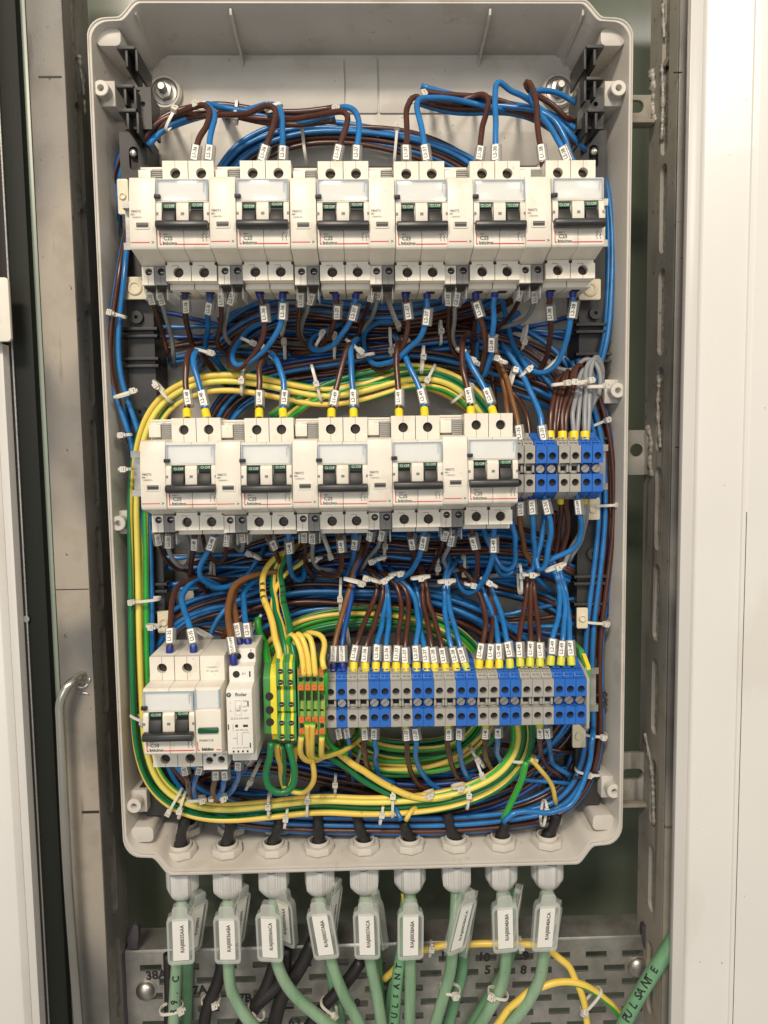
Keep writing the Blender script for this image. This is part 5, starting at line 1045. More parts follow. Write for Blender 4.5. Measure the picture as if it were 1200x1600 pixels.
dn3 = [(1, 'n', [(525, 1130), (528, 1150), (537, 1180), (543, 1210)], 'CUT-OFF', None), (1, 'b', [(538, 1130), (543, 1155), (547, 1182), (550, 1208)], 'CUT-OFF', None),
 (3, 'n', [(568, 1130), (569, 1160), (573, 1195), (584, 1222), (603, 1236)], 'L1-36', 'l'), (4, 'b', [(585, 1130), (586, 1160), (588, 1195), (595, 1218), (608, 1222)], 'L2-36', None),
 (7, 'n', [(633, 1130), (634, 1155), (638, 1192), (652, 1222), (680, 1242)], 'L1-37', 'l'), (8, 'b', [(647, 1130), (649, 1158), (655, 1200), (672, 1222), (690, 1240)], 'L2-37', None),
 (11, 'n', [(700, 1130), (700, 1160), (706, 1198), (720, 1220), (742, 1232)], 'L1-38', 'l'), (12, 'b', [(718, 1130), (718, 1160), (722, 1196), (735, 1220), (755, 1228)], 'L2-38', None),
 (15, 'n', [(759, 1130), (758, 1160), (760, 1188), (772, 1206), (790, 1218)], 'L1-48', 'l'), (16, 'b', [(777, 1130), (777, 1155), (778, 1178), (787, 1198), (800, 1206)], 'L2-48', None),
 (20, 'n', [(843, 1130), (843, 1155), (846, 1180), (855, 1198), (870, 1208)], 'L1-49', 'l'), (21, 'b', [(853, 1130), (856, 1155), (861, 1182), (868, 1198), (882, 1206)], 'L2-49', None)]
for i, col, pts, mk_, fe in dn3:
    W(col, pts, -34, 16, f'{CN[col]} wire marked {mk_} below block {ORD24[i - (col == "n" and mk_ == "CUT-OFF")]} in the bottom strip', grp='leads below the bottom strip', mk=mk_, d=8.5, fer=fe, fd=1.5, off=.2)
# loose strands here and there
R_ = random.Random(3)
for k in range(20):
    zone = R_.choice(((270, 860, 480, 550, 36), (300, 900, 850, 930, 36), (320, 860, 1170, 1250, 34), (260, 880, 930, 1010, 36)))
    x0 = R_.uniform(232, 242); x1 = R_.uniform(902, 912); y0 = R_.uniform(zone[2], zone[3]); y1 = R_.uniform(zone[2], zone[3])
    pts = [(x0, y0), (x0 * .67 + x1 * .33, (y0 + y1) / 2 + R_.uniform(-26, 26)), (x0 * .33 + x1 * .67, (y0 + y1) / 2 + R_.uniform(-26, 26)), (x1, y1)]
    cc = R_.choice('nnbbdb'); wh = 'between top and middle rows' if zone[2] < 600 else ('under the bottom strip' if zone[2] > 1100 else 'between middle and bottom rows')
    W(cc, pts, zone[4] + R_.uniform(-6, 8), zone[4] + R_.uniform(-6, 12), f'stray {CN[cc]} wire crossing behind the leads {wh}', grp=f'stray {CN[cc]} wires {wh}', r=2.0)
# ================================================================ CABLE TIES
T_ = [ # px, py, Y, angle, half length, label, head, mat
 (370, 176, 8, 85, 8, 'white cable tie round the loose bundle above the second top row breaker', -.5),
 (268, 188, 2, 60, 8, 'white cable tie round the loose bundle beside the top left bolt', .8),
 (318, 165, -4, 10, 6, 'white cable tie at the bend of the wires above the first top row breaker', -.7),
 (428, 168, -4, 20, 6, 'white cable tie at the bend of the wires above the second top row breaker', -.7),
 (536, 172, -4, 8, 6, 'white cable tie at the bend of the wires above the third top row breaker', -.8),
 (651, 154, -4, 20, 6, 'white cable tie at the bend of the wires above the fourth top row breaker', .7),
 (475, 226, 28, 96, 14, 'white cable tie round the arched bundle right of the second top row breaker', .85),
 (618, 228, 28, 84, 14, 'white cable tie round the arched bundle left of the fourth top row breaker', .8),
 (182, 492, 4, -15, 7, 'white cable tie round the bundle beside the left frame below the cream mount', -.4),
 (196, 616, 2, 16, 8.5, 'white cable tie round the left bundle beside the top of the green curve', .75),
 (195, 680, 8, 5, 5, 'white cable tie peeping out left of the first middle row trip module', -.2),
 (255, 612, 9, -52, 10.5, 'white cable tie round the green bundle at its upper left bend', -.45),
 (380, 597, 11, 84, 10, 'white cable tie round the green bundle above the second middle row breaker', .0),
 (495, 600, 12, 104, 15, 'white cable tie round green and blue bundles above the third middle row breaker', -.05),
 (668, 592, 12, 62, 12, 'white cable tie round the green arch above the fourth middle row breaker', -.15),
 (722, 615, 12, 40, 11, 'white cable tie round the green arch left of the fifth middle row breaker', .6),
 (660, 562, 4, 85, 10, 'white cable tie round the arched bundle over the fourth middle row breaker', .1),
 (318, 549, -2, -15, 6, 'white cable tie at the bend of the wires above the first middle row breaker', .9),
 (420, 553, -2, -50, 6, 'white cable tie at the bend of the wires above the second middle row breaker', -.7),
 (552, 540, -2, -40, 7, 'white cable tie at the bend of the wires above the third middle row breaker', .9),
 (628, 536, 0, 20, 6, 'white cable tie at the bend of the wires above the fourth middle row breaker', .3),
 (724, 552, -2, -35, 6, 'white cable tie at the bend of the wires above the fifth middle row breaker', -.2),
 (389, 534, 6, -25, 6, 'white cable tie on the wire loop under the second top row breaker', .6),
 (500, 530, 10, 60, 6, 'white cable tie on the wire loop under the third top row breaker', .6),
 (572, 555, 6, 10, 6, 'white cable tie on the blue loop under the fourth top row breaker', -.7),
 (523, 540, 22, 88, 10, 'white cable tie round the brown bundle under the third top row breaker', .6),
 (444, 500, 20, 80, 12, 'dull cable tie round the dark bundle right of the second top row breaker leads', -.5),
 (614, 490, 18, 110, 14, 'dull cable tie round the dark bundle left of the fourth top row breaker leads', -.7),
 (688, 520, 22, 90, 9, 'white cable tie head on the bundle left of the fifth top row breaker leads', 0),
 (610, 535, 22, 92, 11, 'white cable tie round the brown bundle behind the blue loop', -.6),
 (445, 545, 26, 90, 8, 'white cable tie round the brown bundle under the second trip module leads', .5),
 (818, 528, 22, 78, 10, 'white cable tie round the brown bundle under the last trip module', -.4),
 (780, 563, -2, -20, 6, 'white cable tie on the tawny wires above the middle strip', -.4),
 (742, 566, 4, -25, 7, 'white cable tie on the hanging loop under the fifth top row breaker', -.3),
 (822, 580, 2, 40, 6, 'white cable tie on the blue loop under the last top row breaker', .2),
 (800, 588, 10, 75, 9, 'white cable tie round the bundle between the tawny and blue wires', .4),
 (860, 570, 8, 40, 9, 'long white cable tie slanting across the bundle near the right frame', .8),
 (876, 600, -14, 6, 6.5, 'white cable tie on the first brown pair above the small strip', .5),
 (898, 598, -16, -4, 7, 'white cable tie on the second brown pair above the small strip', -.2),
 (914, 596, -10, 8, 6.5, 'white cable tie on the first grey pair above the small strip', .4),
 (933, 604, -12, 2, 7, 'white cable tie on the last grey pair above the small strip', .75),
 (938, 660, 20, 22, 8, 'white cable tie on the right bundle level with the middle row top', .5),
 (944, 789, 20, 2, 11, 'long white cable tie round the right bundle below the small strip', .8),
 (196, 733, -8, 0, 4.5, 'white cable tie head on the green bundle beside the first middle row module', 0),
 (226, 937, 8, 4, 12, 'long white cable tie round the green and blue bundles on the left side', -.65),
 (240, 978, 0, -5, 5, 'white cable tie on the blue wires left of the bottom row wires', -.1),
 (218, 1122, 7, -25, 7, 'white cable tie on the green bundle beside the C10 breaker', .5),
 (285, 1258, 6, 75, 10, 'first white cable tie round the green bundle at its lower left bend', -.1),
 (273, 1252, 6, 60, 11, 'second white cable tie round the green bundle at its lower left bend', -.6),
 (421, 1256, 6, 88, 9.5, 'white cable tie round the bottom curve under the hanging green loop', .15),
 (481, 1256, 6, 86, 9, 'white cable tie round the bottom curve under the push-in terminals', .6),
 (613, 1254, 6, 88, 11, 'white cable tie round the bottom curve above the sixth gland', .7),
 (730, 1244, 6, 86, 9.5, 'white cable tie round the bottom curve below the L1-38 wires', .4),
 (817, 1185, 6, 2, 10, 'white cable tie round the green bundle under the right part of the strip', .7),
 (849, 1270, 10, 82, 10, 'white cable tie round the wires above the ninth gland', .5),
 (918, 1205, 22, -10, 10, 'white cable tie round the right bundle at its lower bend', -.1),
 (928, 1146, 22, -6, 10, 'white cable tie round the right bundle beside the strip end', .5),
 (930, 971, 21, -5, 11, 'white cable tie round the right bundle above the strip end', .55),
 (340, 1246, -16, 10, 6.5, 'white cable tie on the wires under the lamp module', .7),
 (307, 1248, -12, 5, 6.5, 'white cable tie on the wires under the C10 breaker', .7),
 (396, 1210, 4, 62, 13, 'dull cable tie slanting on the dark bundle right of the relay', -.2),
 (318, 990, 2, -30, 7, 'white cable tie on the wires behind the lamp module top', .6),
 (400, 975, 8, 60, 8, 'white cable tie behind the relay top', .2),
 (397, 868, 16, -30, 6, 'white cable tie on the brown wire under the second middle row breaker', -.6),
 (332, 895, 30, 90, 9, 'dull cable tie round the bundle on the back wall mount', -.2),
 (493, 873, 10, 10, 5, 'white cable tie on the wires under the third trip module of the middle row', 0),
 (510, 850, 20, 110, 12, 'white cable tie round the bundle left of the third middle row breaker leads', -.8),
 (532, 930, 14, 88, 14, 'white cable tie round the wide arch right of the inked green wires', -.1),
 (543, 985, 12, 95, 12, 'white cable tie round the coil of earth wires above the strip', .7),
 (554, 908, -6, -15, 8, 'white cable tie on the CUT-OFF wires above the strip', .6),
 (580, 905, 0, -20, 6, 'white cable tie on the L1-36 wires above the strip', -.6),
 (603, 905, 0, 25, 6, 'white cable tie on the L2-36 wires above the strip', -.2),
 (657, 902, -4, 6, 7, 'white cable tie on the L1-38 wires above the strip', 0),
 (698, 908, -4, 4, 6.5, 'white cable tie on the L2-38 wires above the strip', 0),
 (590, 874, 4, 15, 7, 'white cable tie on the crossing wires under the fourth trip module', -.6),
 (620, 896, 4, 10, 6, 'white cable tie on the loop under the fourth middle row breaker', .3),
 (764, 910, -2, -30, 7, 'white cable tie on the L1-48 wires above the strip', -.1),
 (736, 913, 6, -10, 5, 'white cable tie on the loop under the fifth middle row breaker', .2),
 (829, 897, 2, 0, 6.5, 'white cable tie on the three L1-49 wires above the strip', .0),
 (868, 886, -8, 20, 8, 'white cable tie on the three L2-49 wires above the strip', .1),
 (812, 905, 14, 92, 12, 'white cable tie round the bundle left of the L1-49 wires', .3),
 (683, 880, 18, 88, 9, 'dull cable tie on the dark blue bundle below the fifth trip module', -.3),
 (724, 885, 18, 88, 9, 'dull cable tie on the bundle below the fifth middle row breaker', -.5),
 (601, 858, 16, 85, 9, 'dull cable tie on the dark blue bundle right of the fourth trip module leads', .3),
 (558, 1190, 20, 75, 10, 'white cable tie on the earth coil right of the push-in loops', -.1),
 (524, 1225, 14, 88, 8, 'white cable tie on the dark bundle under the CUT-OFF wires', .2),
 (745, 1182, 14, -55, 10, 'white cable tie on the coil beside the L2-38 wires', -.1),
 (748, 1198, 12, -70, 9, 'second white cable tie on the coil beside the L2-38 wires', .5),
 (447, 1278, 8, 80, 8, 'white cable tie on the lowest bundle above the third gland', .2),
 (596, 1272, 8, 80, 8, 'white cable tie on the lowest bundle above the fifth gland', .2),
 (668, 1240, 4, 20, 5, 'white cable tie on the L1-37 and L2-37 wires under the strip', .2),
 (716, 1228, 4, 10, 5, 'white cable tie on the L1-38 wire under the strip', .1),
]
for px, py, Y, an, a_, lab, hd in T_:
    tie(px, py, Y - 2, an, a_, lab, hs=.9, wid=2.1, b=(6.4 if a_ >= 9 else 3.2), head=hd, m='nylon_dull' if lab.startswith('dull') else 'nylon')
# ================================================================ CABLE GLANDS, SHEATHS, GREEN CABLES, TAGS
GX = [283, 355, 427, 498, 569, 640, 712, 783, 855]
TXT = ['R/AJ00035AAA', 'R/AJ00036ABA', 'R/AJ00036ACA', 'R/AJ00037ABA', 'R/AJ00037ACA', 'R/AJ00038ABA', 'R/AJ00038ACA', 'R/AJ00048ABA', 'R/AJ00048ACA']
ZF = -336.5                                   # floor of the box near the front
a = MB(); a.box(-190, 190, 3.5, BACK - .1, -332.4, -330.6)
GYf, GYr = 20, 46
def gland_mesh():
    T = lambda x, y, h: (x, y, h); out = {}
    a = MB(); hexo = [(13.2 * math.cos(math.radians(t)), 13.2 * math.sin(math.radians(t))) for t in range(0, 360, 45)]
    a.plate(hexo, [circ(0, 0, 9.1, 24)], .1, 6.2, TOPV); out['lock_nut'] = a.mesh('lock_nut', ['gland'], bevel=.5)
    a = MB(); a.lathe([(9.0, -1), (9.0, 8.6), (8.6, 9.0), (7.7, 9.0), (7.6, 8.2), (7.6, 1)], T, 28, cap=False); a.lathe([(7.6, 1), (7.6, .8)], T, 28, 1); out['sleeve'] = a.mesh('threaded_sleeve', ['gland', 'hole_dark'])
    a = MB(); a.prism([(13 * math.cos(math.radians(t)), 13 * math.sin(math.radians(t))) for t in range(0, 360, 60)], -13, -6, TOPV); out['body'] = a.mesh('hex_body', ['gland_out'], bevel=.6)
    a = MB(); n = 72; prof = [(11.6, -13.1), (11.9, -14.2), (11.9, -29), (11.5, -31.5), (10.2, -35), (8.0, -37.5), (6.0, -38.3)]
    vs = []; 
    for r, h in prof:
        for i in range(n):
            k = r * (1 + (.93 / math.cos((((i * 5) % 60) - 30) * math.pi / 180) - .93) * (1 if h > -32 else .3)) - (0.0 if (i % 2 or i % 12 in (0, 1, 11, 2, 10)) else .6) * (1 if -30 < h < -13.5 else 0); vs.append((k * math.cos(2 * math.pi * i / n), k * math.sin(2 * math.pi * i / n), h))
    a.add(vs, [(j * n + i, j * n + (i + 1) % n, (j + 1) * n + (i + 1) % n, (j + 1) * n + i) for j in range(len(prof) - 1) for i in range(n)] + [tuple((len(prof) - 1) * n + i for i in range(n))])
    out['dome'] = a.mesh('dome_nut', ['gland_out'], smooth=28); return out
gm = gland_mesh()
def floor_x(px, Y, z):
    d = FWD * FPX + RIGHT * (px - 600) - UP * (1330 - 800); lo, hi = 1200, 1420
    for _ in range(40):
        mid_ = (lo + hi) / 2
        if P(px, mid_, Y)[2] > z: lo = mid_
        else: hi = mid_
    return P(px, lo, Y)
GP = []
for row, Yg, word in ((0, GYf, 'front'), (1, GYr, 'rear')):
    for i, px in enumerate(GX):
        q = floor_x(px if row == 0 else px + (10 - i * 1.2), Yg, ZF + 6); 
        if row == 0: GP.append(q)
        zf = ZF + (5.5 if row else 0); e = empty('cable_gland', (q[0], Yg, zf), f'pale grey cable gland in the {word} row, {ORD[i]} from left', 'cable gland', f'cable glands in the {word} row')
        e.rotation_euler = (0, 0, random.uniform(0, 1))
        for k in ('lock_nut', 'sleeve', 'body', 'dome'): link(gm[k].name, gm[k], e)
black = [[(284, 1300), (292, 1275)], [(360, 1290), (362, 1265)], [(433, 1300), (440, 1270)], [(497, 1300), (496, 1268)], [(563, 1298), (556, 1268)], [(636, 1302), (630, 1284)], [(706, 1300), (698, 1268)], [(787, 1300), (790, 1284)], [(862, 1298), (870, 1272)]]
for i, pts in enumerate(black):
    q = GP[i]; p0 = np.array([q[0], GYf, ZF - 4]); 
    Pts = [p0, p0 + (0, -1, 12)] + [P(x, y, 17) for k, (x, y) in enumerate(pts)]
    sp = spline(Pts, 2); rr = [5.6 if k < 8 else 4.4 + .35 * math.sin(k * .9 + i) for k in range(len(sp))]
    o = link('heat_shrink_sheath', tube_mesh('heat_shrink_sheath', sp, rr, ['w_black'], 14)); tag(o, f'black heat-shrink sheath rising out of the {ORD[i]} front gland', 'cable sheath', 'black sheaths in the front glands')
for i, px in enumerate(GX):
    q = floor_x(px + (10 - i * 1.2), GYr, ZF + 1); Pts = [np.array([q[0], GYr, ZF - 4]), np.array([q[0], GYr, ZF + 16]), np.array([q[0] + 3, GYr - 3, ZF + 42])]
    sp = spline(Pts, 3); o = link('heat_shrink_sheath', tube_mesh('heat_shrink_sheath', sp, 4.8, ['w_black'], 12)); tag(o, f'dark sheath rising out of the {ORD[i]} rear gland', 'cable sheath', 'dark sheaths in the rear glands')
# green cables: front row
cab = [[(277, 1500), (273, 1560), (270, 1640)], [(357, 1505), (362, 1550), (385, 1590), (430, 1640)], [(432, 1500), (452, 1545), (500, 1590), (570, 1640)], [(517, 1500), (535, 1550), (562, 1600), (580, 1640)],
 [(578, 1500), (588, 1550), (596, 1600), (602, 1650)], [(641, 1500), (641, 1550), (640, 1600), (640, 1650)], [(708, 1470), (703, 1520), (686, 1580), (668, 1640)], [(791, 1490), (784, 1540), (762, 1580), (725, 1640)], [(850, 1490), (843, 1530), (818, 1575), (760, 1640)]]
mat('w_cable2', (0.15, 0.33, 0.18), 0.3, var=.2, vscale=35)
for i, pts in enumerate(cab):
    q = GP[i]; top_ = np.array([q[0], GYf, ZF - 28]); Pts = [top_, top_ + (0, -2, -12)] + [P(x, y, 4 + 2 * (i % 3)) for x, y in pts]
    qc = spline(Pts, 4); Q0 = qc if i == 0 else Q0
    o = link('green_cable', tube_mesh('green_cable', qc, 4.9, ['w_cable_green'], 16)); tag(o, f'pale green cable hanging from the {ORD[i]} front gland with tag {TXT[i]}', 'cable', 'pale green cables from the front glands')
rear = [[(300, 1420), (296, 1470), (290, 1640)], None, [(440, 1420), (436, 1520), (430, 1640)], [(512, 1420), (515, 1500), (540, 1640)], [(585, 1420), (590, 1500), (600, 1640)], [(632, 1420), (625, 1500), (610, 1560), (600, 1650)], [(722, 1420), (725, 1500), (712, 1560), (690, 1640)], [(800, 1420), (795, 1500), (745, 1590), (715, 1640)], None]
for i, pts in enumerate(rear):
    if pts is None: continue
    q = floor_x(GX[i] + (10 - i * 1.2), GYr, ZF + 1); top_ = np.array([q[0], GYr, ZF - 28]); Pts = [top_] + [P(x, y, 34) for x, y in pts]
    o = link('green_cable', tube_mesh('green_cable', spline(Pts, 5), 4.6, ['w_cable2'], 14)); tag(o, f'darker green cable behind, hanging from the {ORD[i]} rear gland', 'cable', 'green cables from the rear glands')
# tags: clear carrier with paper strip
mat('tag_body', (0.66, 0.70, 0.66), 0.15, alpha=0.20, spec=.7, bump=.3, bscale=300)
def carrier():
    a = MB(); out = {}
    b = rrect(-10.4, 10.4, -24, 17, 3, 4); sh = [(10.4, 17 - 3)]
    outl = rrect(-10.6, 10.6, -24, 16.5, 3, 4)
    top_ = [(6, 16.4), (6, 19), (5.5, 22.5), (4, 24), (-4, 24), (-5.5, 22.5), (-6, 19), (-6, 16.4)]
    k = [p for p in outl if p[1] < 10] ; 
    poly = [(-10.6, 12), (-10.6, -21), (-9.7, -23.1), (-7.6, -24), (7.6, -24), (9.7, -23.1), (10.6, -21), (10.6, 12), (9.4, 15.4), (7, 16.6), (6.2, 18), (6, 22), (4.4, 24), (-4.4, 24), (-6, 22), (-6.2, 18), (-7, 16.6), (-9.4, 15.4)]
    a.plate(poly, [rect(-2.6, 2.6, 18.8, 21.2)], -3.2, 2.2, FRONT); out['carrier'] = a.mesh('carrier', ['tag_body'], bevel=.8)
    a = MB(); a.plate(poly, [[(x * .84, -3.6 + (z + 3.6) * .9) for x, z in rrect(-10.4, 10.4, -23, 14.5, 2.6, 3)]], -4.3, -3.25, FRONT); out['frame'] = a.mesh('frame', ['tag_clear'], bevel=.4)
    a = MB(); a.box(-6.2, 6.2, -3.7, -3.3, -20.5, 13.8); out['card'] = a.mesh('paper_card', ['paper'], smooth=0); return out
ca = carrier()
def tagholder(px, py, Y, rot, txt, lab, yaw=0, grp='clear cable tags on the green cables'):
    e = empty('cable_tag', P(px, py, Y), lab, 'cable tag', grp); e.rotation_euler = (math.radians(8), math.radians(rot), math.radians(yaw))
    for k in ('carrier', 'frame', 'card'):
        link(ca[k].name, ca[k], e).scale = (1, 1, 1.13)
    text(txt, 4.1, e, (1.4, -3.76, -3.0), rot=(90, -90, 0), thick=.1, sx=1.0)
tg = [(283, 1457, -12, 1.5, 6), (356, 1456, -12, 1.5, 0), (422, 1453, -12, 1, -6), (504, 1449, -12, -6.5, -4), (573, 1449, -12, -.5, -3), (641, 1450, -12, 0, 2), (719, 1437, -10, 11, 38), (788, 1439, -12, -3, 2), (852, 1437, -12, 1.5, 3)]
for i, (x, y, Y, r, yw) in enumerate(tg):
    tagholder(x, y, Y, r, TXT[i], f'clear cable tag reading {TXT[i]} below the {ORD[i]} front gland', yw)
for (x, y, r, yw, i) in ((302, 1440, 6, 55, 0), (370, 1430, 5, 60, 1), (446, 1430, 3, -30, 2), (517, 1420, 2, 65, 3), (590, 1430, 2, -60, 4), (731, 1440, 3, 70, 6), (802, 1430, 0, 70, 7), (860, 1450, 0, 50, 8)):
    tagholder(x, y, 16, r, 'R/AJ00039AAA' if i == 2 else 'R/AJ0003', f'clear cable tag turned sideways behind the {ORD[i]} front tag', yw, 'clear cable tags turned sideways behind')
# PULSANTE cables
q = spline([P(1120, 1380, -7), P(1055, 1466, -7), P(1025, 1512, -7), P(1000, 1552, -5), P(975, 1600, -2), P(955, 1650, 0)], 4)
pc = link('green_cable', tube_mesh('green_cable', q, 6.0, ['w_cable2'], 18)); tag(pc, 'green cable with PULSANTE written on it slanting at the lower right', 'cable')
def write_along(parent, s, a0, a1, size, rad, ax=None):
    """hand lettering, letter by letter, wrapped onto the round side of the cable that faces the viewer"""
    a0, a1 = np.array(a0), np.array(a1); n = len(s); t = (a1 - a0) / np.linalg.norm(a1 - a0)
    for i, ch in enumerate(s):
        c = a0 + (a1 - a0) * (i / (n - 1))
        if ax is not None:
            k_ = min(max(int(np.argmin(np.linalg.norm(ax - c, axis=1))), 1), len(ax) - 2); c = ax[k_]; t2 = ax[k_ + 1] - ax[k_ - 1]; t2 /= np.linalg.norm(t2); t = t2 if t2 @ (a1 - a0) > 0 else -t2
        v = CAM - c; v = v - t * (v @ t); v /= np.linalg.norm(v); sd = np.cross(v, t)
        src = text_mesh(ch, size, thick=.22); me = src.copy(); bm = bmesh.new(); bm.from_mesh(me)
        bmesh.ops.triangulate(bm, faces=bm.faces); bmesh.ops.subdivide_edges(bm, edges=[e for e in bm.edges if e.calc_length() > .0012], cuts=2)
        w_ = random.uniform(-.14, .14); k = random.uniform(.9, 1.12)
        for vv in bm.verts:
            x, y = vv.co.x / K * k, vv.co.y / K * k; x, y = x * math.cos(w_) - y * math.sin(w_), x * math.sin(w_) + y * math.cos(w_)
            a = y / rad; vv.co = Vector(c + t * x + sd * math.sin(a) * (rad + .25) + v * math.cos(a) * (rad + .25)) * K
        bm.to_mesh(me); bm.free(); link('lettering', me, parent)
write_along(pc, 'PULSANTE', P(982, 1588, -3), P(1026, 1512, -7), 8.5, 6.0, q)
q = spline([P(640, 1400, 26), P(634, 1450, 14), P(622, 1520, 10), P(617, 1580, 10), P(612, 1650, 12)], 4)
pc = link('green_cable', tube_mesh('green_cable', q, 4.9, ['w_cable2'], 16)); tag(pc, 'green cable with PULSANTE written upright between the fifth and sixth tags', 'cable')
write_along(pc, 'PULSANTE', P(615, 1592, 10), P(628, 1490, 11), 6.5, 4.9, q)
q = spline([P(263, 1490, 20), P(265, 1560, 16), P(262, 1650, 16)], 4)
pc = link('black_cable', tube_mesh('black_cable', q, 4.4, ['w_black'], 14)); tag(pc, 'black cable behind the first green cable at the lower left', 'cable', 'black cables over the slotted plate')
write_along(bpy.data.objects['green_cable'], '39.C', P(271.5, 1575, 4), P(275, 1525, 4), 7.5, 4.9, Q0)
for i, (pts, lab) in enumerate((([(352, 1480), (342, 1530), (322, 1580), (318, 1650)], 'black cable tied behind the second green cable'), ([(446, 1480), (440, 1530), (400, 1570), (360, 1640)], 'black cable slanting behind the third green cable'),
        ([(490, 1470), (470, 1510), (440, 1560), (420, 1640)], 'wide black cable slanting behind the fourth tag'), ([(565, 1500), (545, 1530), (500, 1580), (460, 1640)], 'black cable slanting between the fourth and fifth green cables'), ([(430, 1500), (415, 1545), (372, 1610), (360, 1650)], 'thin black cable slanting right of the second green cable'))):
    o = link('black_cable', tube_mesh('black_cable', spline([P(x, y, 26 - 2 * k) for k, (x, y) in enumerate(pts)], 4), 6.0 if i in (1, 2) else 5.2, ['w_black'], 14)); tag(o, lab, 'cable', 'black cables over the slotted plate')
W('y', [(600, 1530), (640, 1492), (680, 1480), (760, 1474), (840, 1478), (880, 1500), (905, 1545), (918, 1600), (922, 1650)], 30, 10, ext=False, lab='green and yellow wire arching over the slotted plate to the lower right', r=3.0)
W('y', [(770, 1610), (800, 1570), (845, 1542), (900, 1535), (945, 1560), (975, 1600), (990, 1650)], 10, 12, ext=False, lab='second green and yellow wire arching lower over the slotted plate', r=3.0)
W('y', [(629, 1395), (631, 1420), (628, 1470)], 30, 34, ext=False, lab='thin yellow wire behind the sixth tag', r=1.6)
# ================================================================ SLOTTED PLATE AT THE BOTTOM
YP = 40
z1 = PZ(1478, YP); x0, x1 = PX(198, YP, 1550), PX(1016, YP, 1550)
pl = empty('slotted_plate', (0, 0, 0), 'galvanised slotted steel plate with handwritten marks across the bottom', 'slotted plate')
holes = []
sc = (x1 - x0) / 818.0
rows_ = []
for r_ in range(7):
    z = z1 - 14 - r_ * 13.2
    for cidx in range(-1, 14):
        cx = x0 + 22 + cidx * 33 + (16.5 if r_ % 2 else 0)
        if cx - 11 < x0 + 4 or cx + 11 > x1 - 4: continue
        holes.append(rect(cx - 9.5, cx + 9.5, z - 3, z + 3))
a = MB(); a.plate([(x0, z1 - 110), (x1, z1 - 110), (x1, z1), (x0, z1)], holes, YP, YP + 2.5, FRONT); a.build('face', 'galv', pl)
a = MB(); a.prism([(YP + 2.4, z1 + .02), (YP, z1 + .02), (YP + 1.2, z1 + 2.2), (YP + 30, z1 + 3.2), (YP + 30, z1 + .8), (YP + 3, z1 + .1)], x0, x1, SIDE); a.build('flange', 'galv', pl, bevel=.2)
for x, y, s in ((244, 1524, '38A'), (307, 1548, '37A'), (378, 1560, '37B'), (424, 1538, '3'), (692, 1494, '1'), (756, 1496, '10'), (822, 1494, '9'), (680, 1526, '*'), (762, 1516, '5'), (818, 1516, '8'), (558, 1568, '9'), (395, 1598, '36'), (460, 1598, '63')):
    q = P(x, y, YP - .15); o = text(s, 11, pl, q, thick=.45); o.rotation_euler[1] = random.uniform(-.15, .15)
def bolt(px, py, lab, r=8.5):
    q = P(px, py, YP); e = empty('bolt', q, lab, 'bolt', 'dome bolts on the slotted plate'); T = lambda x, y, h: (x, -h, y)
    a = MB(); a.lathe([(r, 0), (r, 1.6), (r * .88, 4), (r * .6, 6), (r * .3, 6.8), (.3, 7)], T, 26); a.build('head', 'zinc', e)
    a = MB(); a.plate(circ(0, 0, r + 1.2, 26), [], -.9, -.05, FRONT); a.build('washer', 'galv', e)
bolt(228, 1546, 'round zinc bolt at the left end of the slotted plate'); bolt(996, 1510, 'round zinc bolt at the right end of the slotted plate', 9.5)
q0, q1 = P(184, 1470, YP - 6), P(201, 1640, YP - 6)
a = MB(); a.box(q0[0], x0 - .2, YP - 6, YP + 30, z1 - 130, z1 + 2); o = a.build('side_bracket', 'purple_dark', bevel=.6); tag(o, 'dark purple bracket holding the left end of the slotted plate', 'bracket')
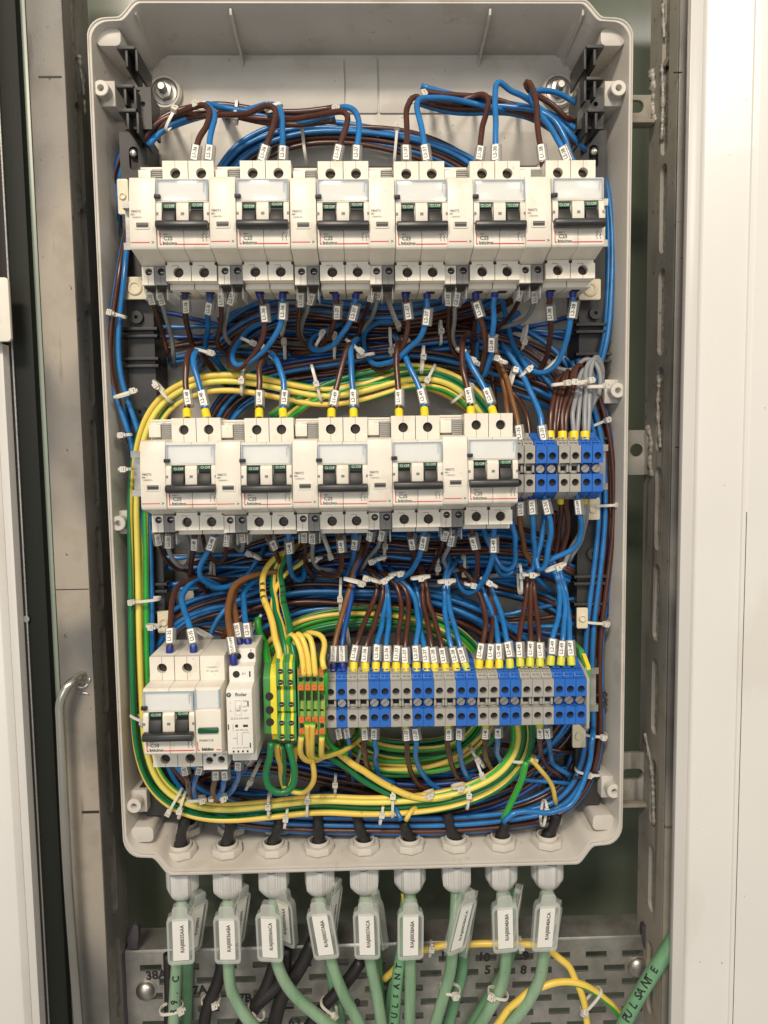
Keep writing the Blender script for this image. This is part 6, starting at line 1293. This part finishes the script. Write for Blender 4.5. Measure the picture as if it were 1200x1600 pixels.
q = P(214, 1480, YP - 4); 
for px, lab in ((208, 'small dark clip above the left end of the slotted plate'), (1012, 'small dark clip above the right end of the slotted plate')):
    q = P(px, 1462, YP - 2); a = MB(); s = 1 if px < 600 else -1
    a.prism([(q[0] - 5 * s, q[2] - 12), (q[0] + 3 * s, q[2] - 12), (q[0] + 5 * s, q[2] - 2), (q[0] + 5 * s, q[2] + 9), (q[0] + 1 * s, q[2] + 11), (q[0] - 5 * s, q[2] - 2)], YP - 3, YP + 4, FRONT); o = a.build('clip', 'purple_dark', bevel=.5); tag(o, lab, 'clip')
q0 = P(1020, 1500, 34); a = MB(); a.box(q0[0], q0[0] + 18, 34, 60, ZB, z1 - 6); o = a.build('side_bracket', 'purple_dark', bevel=.6); tag(o, 'dark bracket between the slotted plate and right post', 'bracket')
for Yt, bt, px, py, an, a_, lab, hd in ((26, 5.9, 330, 1562, 4, 7.5, 'white cable tie round the black cable at the lower left', .5), (6, 6.2, 268, 1575, 8, 9, 'white cable tie round the first green cable near the bottom edge', .9), (20, 6.3, 514, 1572, -38, 8, 'white cable tie on the slanting black cable right of the fourth green cable', .7),
        (6, 6.2, 703, 1545, -10, 8, 'white cable tie on the green cable below the seventh tag', .4), (27, 4, 672, 1482, 80, 6, 'white cable tie on the arching earth wire left of the seventh tag', .5), (24, 4, 812, 1476, 90, 6, 'white cable tie on the arching earth wire right of the eighth tag', .3), (12, 4.5, 924, 1562, 50, 12, 'long white cable tie on the earth wires at the lower right', -.9),
        (6, 6.2, 778, 1552, -15, 8, 'white cable tie on the green cable below the eighth tag', -.8), (20, 6.5, 400, 1580, -40, 8, 'white cable tie on the black cable below the third tag', -.3)):
    tie(px, py, Yt, an, a_, lab, head=hd, b=bt)

# ink squiggles written on two of the earth wires
for wo, d0, d1, st in ((INK1, 62, 74, '38B'), (INK2, 58, 72, '37A8')):
    q = WQ[wo.name]; c0, _ = walk(q, d0); c1, _ = walk(q, d1); write_along(wo, st, c0, c1, 4.6, 2.55, q)
